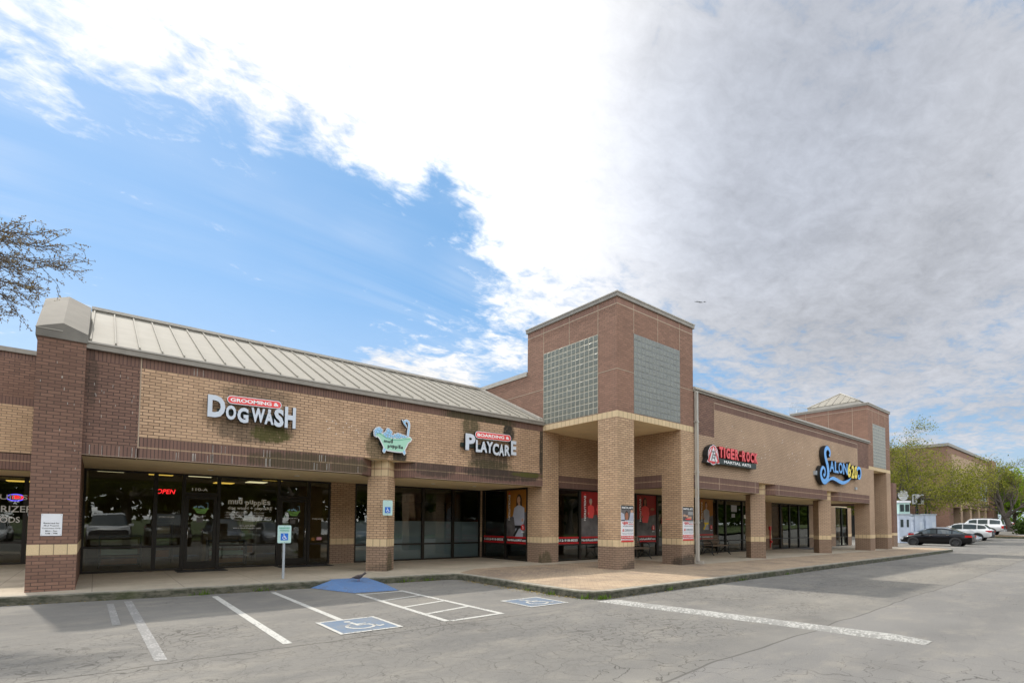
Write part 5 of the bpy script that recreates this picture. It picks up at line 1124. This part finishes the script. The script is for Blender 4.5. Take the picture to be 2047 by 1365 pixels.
# ================================================================ VEHICLES
def car(name, loc, rz, kind, pm, label, group='cars parked around the lot', scale=1):
    t = empty(name, loc, label, 'car', group, rz); t.scale = (scale,)*3
    def add(b, n, p=None, **k):
        o = b.build(n, recalc=k.get('recalc', True)); o.parent = p or t; return o
    # x forward (nose at +), side half width hw
    if kind == 'sedan': L, hw = 4.87, .92; ST = [(-2.42,.42,.80,.70),(-2.36,.32,.98,.82),(-2.2,.26,1.03,.88),(-1.7,.22,1.03,.92),(-.8,.20,.99,.92),(.3,.20,.97,.92),(1.1,.20,.95,.92),(1.7,.22,.86,.90),(2.1,.24,.76,.84),(2.35,.28,.64,.70),(2.42,.36,.52,.55)]; GH = [(-1.95,1.02),(-1.25,1.32),(-.5,1.45),(.2,1.46),(.55,1.38),(1.35,.94)]; R, wb = .33, (-1.40,1.42)
    elif kind == 'crossover': L, hw = 4.75, .94; ST = [(-2.36,.45,.95,.78),(-2.30,.34,1.08,.88),(-2.1,.28,1.14,.92),(-1.4,.26,1.12,.94),(-.4,.24,1.08,.94),(.6,.24,1.05,.94),(1.2,.24,1.02,.94),(1.75,.26,.94,.91),(2.15,.28,.84,.84),(2.36,.34,.66,.66)]; GH = [(-2.2,1.12),(-1.85,1.52),(-1.0,1.66),(.0,1.67),(.45,1.58),(1.3,1.02)]; R, wb = .36, (-1.36,1.40)
    elif kind == 'suv': L, hw = 4.85, .95; ST = [(-2.42,.55,1.05,.86),(-2.38,.45,1.16,.92),(-2.1,.38,1.18,.94),(-1.2,.36,1.16,.95),(0,.36,1.14,.95),(1.0,.36,1.12,.95),(1.8,.38,1.06,.93),(2.25,.40,.98,.88),(2.42,.5,.8,.80)]; GH = [(-2.36,1.16),(-2.2,1.70),(-1.2,1.82),(.1,1.80),(.45,1.72),(1.05,1.12)]; R, wb = .38, (-1.4,1.42)
    else: L, hw = 5.9, 1.0; ST = [(-2.95,.6,1.15,.94),(-2.9,.5,1.22,.98),(-1.2,.45,1.22,1.0),(-.9,.45,1.2,1.0),(1.0,.45,1.2,1.0),(2.2,.48,1.22,.99),(2.8,.5,1.18,.95),(2.95,.55,1.0,.9)]; GH = [(-.95,1.18),(-.8,1.86),(-.2,1.95),(.8,1.93),(1.0,1.85),(1.6,1.2)]; R, wb = .42, (-1.9,1.95)
    def sec(x, zb, zt, w):
        zm = zb+(zt-zb)*.55
        return [(x,-w*.80,zb),(x,-w*.97,zb+.08),(x,-w,zm),(x,-w*.96,zt-.06),(x,-w*.82,zt),(x,0,zt+.03),(x,w*.82,zt),(x,w*.96,zt-.06),(x,w,zm),(x,w*.97,zb+.08),(x,w*.80,zb)]
    b = B(); b.loft([sec(*s) for s in ST], lambda i, k: 'darktrim' if k == 10 or (k in (0,9) and kind != 'sedan') else pm); body = add(b, 'body')
    # greenhouse
    zb0 = min(z for _, z in GH); b = B(); rings = []
    n = len(GH)
    def gs(x, z, base): return [(x,-hw*.87,base),(x,-hw*(.87-.17*min(1,(z-base)/.5)),z-.03),(x,-hw*(.78-.17*min(1,(z-base)/.5)),z+.005),(x,0,z+.025),(x,hw*(.78-.17*min(1,(z-base)/.5)),z+.005),(x,hw*(.87-.17*min(1,(z-base)/.5)),z-.03),(x,hw*.87,base)]
    base = zb0-.06
    b.loft([gs(x, z, base) for x, z in GH], lambda i, k: ('carglass' if (i in (0, n-2)) else pm) if k in (1,2,3,4) else pm, smooth=False); add(b, 'cabin', body)
    # side windows as their own panes
    for s in (-1, 1):
        b = B()
        def wp(x, f, o=.012):
            # point on the cabin side at x, f up from belt to roof edge
            for (xa, za), (xb, zb_) in zip(GH, GH[1:]):
                if xa <= x <= xb: z = za+(zb_-za)*(x-xa)/(xb-xa); break
            zz = base+(z-.03-base)*f; yy = hw*(.87-.17*min(1,(z-base)/.5)*f); return (x, s*(yy+o), zz)
        xs = {'sedan':[(-1.75,-1.2),(-1.13,-.22),(-.15,.95)],'crossover':[(-1.95,-1.35),(-1.27,-.3),(-.22,.95)],'suv':[(-2.15,-1.3),(-1.12,-.32),(-.22,.75)],'pickup':[(-.75,.05),(.12,1.2)]}[kind]
        for xa, xb in xs:
            lo, hi = .24, .90
            N_ = 5; top = [wp(xa+(xb-xa)*i/N_, hi) for i in range(N_+1)]; bot = [wp(xa+(xb-xa)*i/N_, lo if kind != 'x' else lo) for i in range(N_+1)]
            for i in range(N_): b.face([bot[i],bot[i+1],top[i+1],top[i]], 'carglass')
        add(b, 'side_window', body, recalc=False)
        b = B(); b.box(.75 if kind != 'pickup' else 1.1, .93 if kind != 'pickup' else 1.3, s*hw*.9, s*(hw+.14), (1.0 if kind == 'sedan' else 1.12), (1.13 if kind == 'sedan' else 1.3), pm); add(b, 'mirror', body)
        # lamps
        xr = ST[1][0]; zt = ST[1][2]
        b = B()
        if kind in ('suv','pickup'): b.box(ST[0][0]-.02, ST[0][0]+.16, s*hw*.80, s*hw*.985, zt-.42, zt-.14, 'taillight')
        else: b.box(ST[0][0]-.01, ST[0][0]+.42, s*hw*.60, s*hw*.965, zt-.24, zt-.09, 'taillight')
        add(b, 'tail_lamp', body)
        b = B(); xf = ST[-1][0]; b.box(xf-.42, xf-.02, s*hw*.52, s*hw*.88, ST[-1][2]-.04, ST[-1][2]+.14, 'headlight'); add(b, 'headlight', body)
        b = B(); b.box(-1.0,-.82,s*(hw-.01),s*(hw+.015),ST[3][2]-.16,ST[3][2]-.13,'chrome'); b.box(.1,.28,s*(hw-.01),s*(hw+.015),ST[3][2]-.18,ST[3][2]-.15,'chrome'); add(b, 'door_handle', body)
        for x in wb:
            b = B(); b.cyl((x, s*(hw-.06), R),(0,s,0),R+.07,.065,'darktrim',26); add(b, 'wheel_arch', body)
            b = B(); prof = [(R*.62,.0),(R*.97,.0),(R,.03),(R,.20),(R*.97,.22),(R*.62,.22)]
            rings = [[(x+r*math.cos(a), s*(hw-.19+w), R+r*math.sin(a)) for r, w in prof] for a in [k*2*math.pi/24 for k in range(25)]]
            b.loft(rings, 'tyre', closed=True, capends=False); wh = add(b, 'wheel')
            b = B(); b.cyl((x, s*(hw-.12), R),(0,s,0),R*.62,.06,'darktrim',20)
            for k in range(10):
                a = k*math.pi/5; c, d = math.cos(a), math.sin(a); y = s*(hw-.12+.07); p = Vector((-d,0,c))*.028
                C0 = Vector((x,y,R)); b.face([C0-p, C0+p, C0+p*.9+Vector((c,0,d))*R*.6, C0-p*.9+Vector((c,0,d))*R*.6], 'rim')
            b.cyl((x, s*(hw-.05), R),(0,s,0),.05,.015,'rim',10); o = add(b, 'rim', wh)
    b = B(); xf = ST[-1][0]; b.box(xf-.03, xf+.015, -hw*.45, hw*.45, ST[-1][1]+.08, ST[-1][2]-.02, 'darktrim'); b.box(xf, xf+.03, -hw*.42, hw*.42, ST[-1][2]-.14, ST[-1][2]-.09, 'chrome'); add(b, 'grille', body)
    b = B(); xr = ST[0][0]; b.box(xr-.03, xr+.02, -.28, .28, .62 if kind != 'sedan' else .60, .78 if kind != 'sedan' else .74, 'greyink'); add(b, 'rear_plate', body)
    if kind == 'suv':
        for s in (-1,1):
            b = B(); b.tube([(-1.9,s*.62,1.86),(.2,s*.62,1.86)], .02, 'darktrim', 5); add(b, 'roof_rail', body)
        b = B(); b.box(ST[0][0]-.06, ST[0][0]+.25, -hw*.98, hw*.98, .42, .66, 'grey'); add(b, 'bumper', body)
    if kind == 'pickup':
        b = B(); b.box(-2.85,-1.0,-.82,.82,1.235,1.262,'darktrim'); add(b, 'load_bed', body)
        b = B(); b.box(2.9,3.02,-.95,.95,.55,.75,'chrome'); add(b, 'bumper', body)
    return t
H90 = math.radians(90)
car('parked_car', (54.2,11.2,.02), H90, 'sedan', 'car_black', 'glossy black four door sedan parked nose in beyond the pavement end', scale=.97)
car('parked_car', (69.2,12.3,.2), H90, 'crossover', 'car_white', 'white crossover with sloping roof parked just beyond the black sedan', scale=1.04)
car('parked_car', (59.3,11.7,.06), -H90, 'sedan', 'car_silver', 'silver car mostly hidden behind the tail of the black sedan')
car('parked_car', (82.5,13.3,.64), H90, 'suv', 'car_white', 'boxy white older off-roader with roof rails farthest of the three visible', scale=1.06)
car('parked_car', (104,15.0,1.3), H90+.2, 'sedan', 'car_white', 'white sedan roof peeping over the hedge at the right edge')
for i, (x, k, m, lb) in enumerate([(-5.2,'sedan','car_white','white sedan parked facing the shops, seen only as a reflection at far left'),(-2.3,'suv','car_red','red off-roader parked facing the shops, seen only reflected in glass'),(.6,'pickup','car_white','white pickup truck parked facing the shops, seen only reflected in glass'),(3.5,'pickup','car_black','black pickup truck parked facing the shops, seen only reflected in glass'),(6.5,'crossover','car_grey','blue grey crossover reflected in the window with lettering'),(9.4,'sedan','car_silver','silver sedan reflected in the frosted windows'),(12.4,'crossover','car_white','white crossover reflected in the panes beneath the large tower'),(15.4,'sedan','car_grey','blue grey sedan reflected in the martial arts window')]):
    car('parked_car', (x,-3.6 if k != 'pickup' else -4.2,0), H90, k, m, lb, 'cars parked across the lot facing the shops')

# ================================================================ TREES
def grow(segs, tips, p, d, L, r, depth, P):
    n = 5; path = [p.copy()]; rad = [r]; q = p.copy(); dd = d.normalized()
    for i in range(n):
        dd = (dd+Vector((random.gauss(0,P['wig']),random.gauss(0,P['wig']),random.gauss(0,P['wig'])*.7+P['up'])) ).normalized(); q = q+dd*L/n; path.append(q.copy()); rad.append(r*(1-.55*(i+1)/n))
    segs.append((path, rad, depth))
    if depth == 0: tips.append((path[2], path[3], path[-1])); return
    k = P['kids'][depth]
    for j in range(k):
        f = random.uniform(.35,1) if j else 1; i = min(n, max(1, int(f*n))); a = path[i]; ax = (path[i]-path[i-1]).normalized()
        s = ax.cross(Vector((random.gauss(0,1),random.gauss(0,1),random.gauss(0,1)))).normalized(); nd = (ax*math.cos(P['ang'])+s*math.sin(P['ang'])*random.uniform(.6,1.3)); nd.z *= P['flat']
        grow(segs, tips, a, nd.normalized(), L*random.uniform(.55,.8), rad[i]*.7, depth-1, P)
def leaf_mesh(name, tips, m, per, size, spread, parent):
    V, Fc = [], []
    for tp in tips:
        for _ in range(per):
            c = random.choice(tp)+Vector((random.gauss(0,spread),random.gauss(0,spread),random.gauss(0,spread*.7)))
            s = size*random.uniform(.5,1.35); a = Vector((random.gauss(0,1),random.gauss(0,1),random.gauss(0,1))).normalized(); q = a.cross(Vector((random.gauss(0,1),random.gauss(0,1),random.gauss(0,1)))).normalized()*.55
            k = len(V); V += [tuple(c-a*s), tuple(c-q*s), tuple(c+a*s), tuple(c+q*s)]; Fc.append((k,k+1,k+2,k+3))
    me = bpy.data.meshes.new(name); me.from_pydata(V, [], Fc); me.materials.append(M[m]); o = bpy.data.objects.new(name, me); COL.objects.link(o); adopt(o, parent); return o
def tree(name, base, h, rt, label, m, P, per, size, spread, limbs=5, group=None, lean=0, minr=.012):
    t = empty(name, base, label, 'tree', group); segs, tips = [], []; bp = Vector(base)
    top = bp+Vector((random.gauss(0,.2),random.gauss(0,.2),h*P['fork'])); segs.append(([bp-Vector((0,0,.2)), bp.lerp(top,.3), bp.lerp(top,.7)+Vector((.08,.05,0)), top], [rt*1.35,rt,rt*.9,rt*.85], 9))
    for i in range(limbs):
        a = 2*math.pi*i/limbs+random.uniform(-.3,.3); el = P['el']*random.uniform(.7,1.3); d = Vector((math.cos(a)*math.cos(el), math.sin(a)*math.cos(el), math.sin(el)))
        grow(segs, tips, top-Vector((0,0,random.uniform(0,.4))), d, h*P['len'], rt*.6, P['depth'], P)
    b = B()
    for path, rad, dp in segs: b.tube(path, [max(minr, x) for x in rad], 'bark', 8 if dp > 2 else 4, cap=False)
    b.build('trunk', t); leaf_mesh('crown', tips, m, per, size, spread, t); return t
OAK = dict(wig=.16, up=.015, ang=.75, flat=.6, fork=.22, el=.42, len=.42, depth=4, kids={4:4,3:4,2:3,1:3})
random.seed(11)
o1 = tree('oak_tree', (64.3,17.4,.1), 9.8, .38, 'spreading live oak with yellow green spring leaves behind the far tower', 'leaf_oak', dict(OAK, fork=.34, el=.38, len=.47, up=.03), 58, .078, .42, 7)
random.seed(8)
o2 = tree('oak_tree', (92.5,11.4,1.0), 12.8, .34, 'multi stemmed oak with thin new leaves at the right edge above the hedge', 'leaf_oak', dict(OAK, el=1.05, len=.265, fork=.16, ang=.55, flat=1, up=.03), 16, .07, .38, 5)
random.seed(3)
o3 = tree('round_tree', (128,24,1.5), 12, .35, 'bright green tree far behind the right hand oak', 'leaf_bright', dict(OAK, el=.8, flat=.9, len=.33, kids={4:4,3:4,2:3,1:2}), 10, .30, .6, 6)
def dup(o, loc, rz, s, label, name=None):
    c = copy_tree(o); c.location = loc; c.rotation_euler.z = rz; c.scale = (s,s,s); c['label'] = label; return c
dup(o3, (125,15,1.5), 2.1, .9, 'bright green tree left of the farthest row, just beyond the brick block')
dup(o3, (143,19,1.6), 4.0, 1.1, 'large bright green tree at the far right horizon')
dup(o3, (118,9,1.5), 1.0, .8, 'bright green tree beyond the hedge close to the frame edge')
for i, (x, y, s, r) in enumerate([(-14,-17,1.1,0),(2,-19,1.0,1.3),(15,-18,1.15,2.2),(30,-20,1.0,3.5),(48,-20,1.1,5)]):
    c = dup(o1, (x,y,.1), r, s, ['reflected oak behind the viewer at far left','reflected oak behind the viewer straight back','reflected oak behind the viewer to the right','reflected oak on the lawn farther right behind the viewer','reflected oak on the lawn beyond the right wing'][i])
# bare twig tree reaching in at the left
random.seed(21)
t = empty('budding_tree', (-8.5,12.0,.0), 'nearly bare tree whose budding twigs reach in at upper left', 'tree')
b = B(); segs, buds = [], []
hub = Vector((-4.2,12.4,5.0)); b.tube(smooth_path([(-8.5,12,0),(-8.3,12.1,1.6),(-7.4,12.2,3.2),(-5.8,12.3,4.4),hub],4), [.2-.0075*i for i in range(17)], 'bark', 8)
def tw(x, z, y=12.0): return Vector((x*1.2-.28, y, (z-CAMH)*1.2+CAMH))
def twig(p, d, L, r, dep):
    n = max(3, int(L/.09)); q = p.copy(); path = [q.copy()]
    for i in range(n):
        d = (d+Vector((random.gauss(0,.13),random.gauss(0,.13),random.gauss(0,.13)-.012))).normalized(); q = q+d*L/n; path.append(q.copy())
        if dep > 0 and random.random() < .78:
            s = d.cross(Vector((random.gauss(0,.5),random.gauss(0,.9),random.gauss(0,.9)))).normalized()
            twig(q.copy(), (d*.75+s*.65).normalized(), L*random.uniform(.28,.5), r*.5, dep-1)
        for _ in range(2 if dep == 0 else 1):
            if random.random() < .8: buds.append((q+Vector((random.gauss(0,.012),random.gauss(0,.012),random.gauss(0,.012))),))
    segs.append((path, [max(.0032, r*(1-.6*i/n)) for i in range(n+1)]))
for x, z, L in [(-.60,5.52,3.0),(-.36,5.27,3.2),(-.50,5.42,3.0),(-.60,4.72,2.9),(-.86,4.66,2.6),(-.72,5.0,2.9),(-1.12,4.36,2.5),(-.95,5.70,2.7),(-1.2,4.9,2.3),(-1.15,5.35,2.5)]:
    tip = tw(x, z, random.uniform(11.5,12.5)); st = hub+Vector((random.uniform(0,.4),random.uniform(-.3,.3),random.uniform(-.3,.6))); mid = st.lerp(tip,.55)+Vector((0,0,.32)); pth = smooth_path([st, mid, tip], 12)
    segs.append((pth, [.02-.0165*i/(len(pth)-1) for i in range(len(pth))]))
    for i in range(5, len(pth)):
        d = (pth[i]-pth[i-1]).normalized()
        for _ in range(1 if i < 16 else 2):
            s = d.cross(Vector((random.gauss(0,.6),random.gauss(0,1),random.gauss(0,1)))).normalized(); twig(pth[i].copy(), (d*.85+s*.55).normalized(), random.uniform(.25,.6), .007, 1)
        buds.append((pth[i],))
for path, rad in segs: b.tube(path, rad, 'bark', 3, cap=False)
b.build('trunk', t); leaf_mesh('buds', buds, 'bud', 2, .017, .012, t)
# woodland across the road behind the viewer
tips = [(Vector((random.uniform(-45,75), random.gauss(-24,1.6), random.uniform(.2,1)**.8*(7.5+1.5*math.sin(random.uniform(0,6))))),) for _ in range(5200)]+[(Vector((random.uniform(75,200), random.gauss(-27,2), random.uniform(.2,1)**.8*(8+1.5*math.sin(random.uniform(0,6))))),) for _ in range(5200)]
t = empty('tree_belt', (10,-24,0), 'dark belt of trees across the lot behind the viewer, seen in reflections', 'trees'); t['kind'] = 'stuff'
leaf_mesh('foliage', tips, 'leaf_dark', 3, .55, .5, t)['kind'] = 'stuff'
# hedge
b = None; V, Fc = [], []
t = empty('hedge', (96,11,1.1), 'clipped dark green hedge below the right hand oak', 'hedge')
tips = []
for _ in range(2600):
    tips.append((Vector((random.uniform(84,106), 8.8+random.uniform(-1.3,1.3)+ (random.uniform(84,106)-84)*0, random.uniform(.6,2.2))),))
leaf_mesh('foliage', tips, 'leaf_hedge', 5, .16, .22, t)
b = B(); b.box(84.5,105.5,7.9,9.7,.4,2.0,'leaf_hedge'); b.build('branches', t)
tips = [(Vector((random.uniform(60,72), random.uniform(16.2,17.4), .1+random.uniform(0,.7))),) for _ in range(900)]
t = empty('shrub_row', (66,16.8,.1), 'low bright green shrubs in front of the brown brick block', 'shrub'); leaf_mesh('foliage', tips, 'leaf_bright', 5, .10, .12, t)
b = B(); b.box(74.5,79,5.9,15.5,.3,.62,'kerb'); b.box(74.7,78.8,6.1,15.4,.62,.66,'earth'); b.build('planting_island', kind='structure')

# ================================================================ FAR BUILDINGS
t = empty('office_block', (90,17,1), 'two storey brown and tan brick block with dark ground floor openings', 'building')
b = B(); X0, X1, Y0, Z_ = 90.2, 121, 17.2, 13.0
b.box(X0, X0+2.4, Y0, 40, 0, Z_-.4, 'red'); b.box(X0+2.4, X1, Y0, Y0+.5, Z_-1.2, Z_-.4, 'red'); b.box(X0+2.4, X1, Y0+.02, Y0+.5, 4.9, Z_-1.2, 'cream_right'); b.box(X0+2.4, X1, Y0, Y0+.5, 4.3, 4.9, 'soldier_red'); b.box(X0+2.4, X1-3, Y0+.5, 40, 4.9, Z_-.5, 'red'); b.box(X1-3, X1+1, Y0-.5, 40, 0, Z_-.1, 'red')
b.build('brick_wall', t)
b = B(); b.box(X0-.2, X1+.2, Y0-.2, 40, Z_-.4, Z_, 'fascia'); b.build('coping', t)
b = B(); b.box(X0+2, X1, Y0+4, Y0+4.4, 0, 4.5, 'interiordark'); b.build('recessed_shopfront', t)
for x in (97.0,103.0,109.0,114.5):
    b = B(); b.box(x, x+1.3, Y0, Y0+1.3, 0, 4.3, 'cream_right'); b.box(x+.3,x+1,Y0-.02,Y0,4.35,4.85,'tile'); b.build('column', t)
for x in (111.2,):
    b = B(); b.box(x, x+5, Y0-.06, Y0, 5.8, 8.6, 'lightgrey'); 
    for k in range(4): b.box(x+.2+k*1.22, x+1.2+k*1.22, Y0-.08, Y0-.06, 6.0, 7.6, 'interiordark' if k%2 else 'uniform')
    b.build('window', t)
b = B(); cx = 113; 
for sx, sy in ((1,0),(0,1),(-1,0),(0,-1)):
    p = Vector((sx,sy))*3; q = Vector((-sy,sx))*3; b.face([(cx+p.x-q.x,24+p.y-q.y,Z_),(cx+p.x+q.x,24+p.y+q.y,Z_),(cx,24,Z_+2.6)], 'roofmetal')
b.build('pyramid_roof', t)
t = empty('restaurant', (80,22,.6), 'orange brick restaurant front under a dark steel pergola', 'building')
b = B(); b.box(78,90.1,24,40,0,9.6,'red'); b.build('brick_wall', t)
b = B(); b.box(70,88,18.6,24,5.1,5.35,'greenblack')
for x in (70.3,74,78,82,86,87.7): b.box(x-.1,x+.1,18.7,18.9,0,5.1,'greenblack')
b.box(70,88,18.65,18.75,2.9,3.0,'greenblack'); b.build('pergola', t)
b = B(); b.box(70,89.8,23.6,23.9,0,5.0,'interiordark'); b.build('shopfront', t)
t = empty('round_sign', (60.3,15.9,3.5), 'white openwork disc sign hanging near the kiosks', 'sign')
b = B(); c = Vector((60.3,14.9,4.55)); rx = Vector((.78,-.63,0)); MS = lambda u, v, w: tuple(c+rx*u+Vector((0,0,v))+Vector((-.63,-.78,0))*w)
for r in (.40,.46): 
    pth = [(r*math.cos(k*math.pi/10), r*math.sin(k*math.pi/10), 0) for k in range(21)]; stroke(b, [Vector(p) for p in pth], lambda s: .05, MS, 0, .04, 'white', 'white')
for k in range(-3,4): h = math.sqrt(.16-(k*.11)**2); b.prism([(k*.11-.025,-h),(k*.11+.025,-h),(k*.11+.025,h),(k*.11-.025,h)], MS, .005, .035, 'white')
for k in (-.2,0,.2): h = math.sqrt(.16-k*k); b.prism([(-h,k-.02),(h,k-.02),(h,k+.02),(-h,k+.02)], MS, .008, .038, 'white')
b.tube([MS(0,.46,.02), MS(0,1.1,.02)], .02, 'darktrim', 5); b.tube([MS(0,1.1,.02), MS(-1.6,1.1,.02), MS(-1.6,-4.4,.02)], .05, 'darktrim', 6); b.build('disc', t)
t = empty('hanging_sign', (62,13.5,3.5), 'square white sign with a dark picture hanging right of the round sign', 'sign')
b = B(); c = Vector((62.2,14.2,4.2)); b.prism([(-.55,-.45),(.55,-.45),(.55,.5),(-.55,.5)], MS, 0, .05, 'white'); b.rect(MS, -.1,.25,-.4,.1,.06,'black'); b.rect(MS,-.45,-.3,-.3,.4,.06,'greyink'); b.rect(MS,.3,.5,.0,.4,.06,'greyink'); b.box(62.1,62.2,14.3,14.4,0,5.0,'darktrim'); b.build('board', t)
for i, (x, y, w, h, lb) in enumerate([(58.4,14.5,1.1,2.75,'pale kiosk with a mint green glazed top left of its neighbours'),(59.4,13.7,.72,2.7,'narrow white kiosk in the middle of the three'),(60.3,13.0,.95,2.75,'plain blue grey kiosk nearest the brick block')]):
    t = empty('kiosk', (x,y,.05), lb, 'kiosk'); c = (x, y); dx, dy = (.78,-.63), (.63,.78)
    b = B(); b.obox(c, dx, dy, w, .5, .05, h-.12, 'kiosk'); b.build('cabin', t, recalc=True)
    b = B(); b.obox(c, dx, dy, w+.1, .6, h-.12, h, 'galv'); b.build('roof', t, recalc=True)
    if i == 0:
        b = B(); b.obox(c, dx, dy, 1.0, .45, h, h+1.0, 'signteal'); b.obox(c, dx, dy, 1.15, .6, h+1.0, h+1.2, 'white'); b.build('upper_cabin', t, recalc=True)
        c = Vector((x,y,0)); 
        for u0, u1, v0, v1 in ((-.42,-.06,h+.2,h+.85),(.06,.42,h+.2,h+.85),(-.42,-.15,1.5,2.2),(.15,.35,1.5,2.2)):
            b = B(); b.rect(MS, u0, u1, v0, v1, .27, 'carglass'); b.build('window', t)
    else:
        c = Vector((x,y,0)); b = B(); b.rect(MS, w*.1, w*.42, .2, 2.0, .27, 'lightgrey'); b.build('door', t)
b = B(); b.box(30,75,-30,-22,0,5,'cream_right'); b.box(30,75,-22.02,-22,3.2,4,'fascia'); b.build('rear_shops', label='tan building across the lot behind the viewer, seen only in reflections', cat='building')
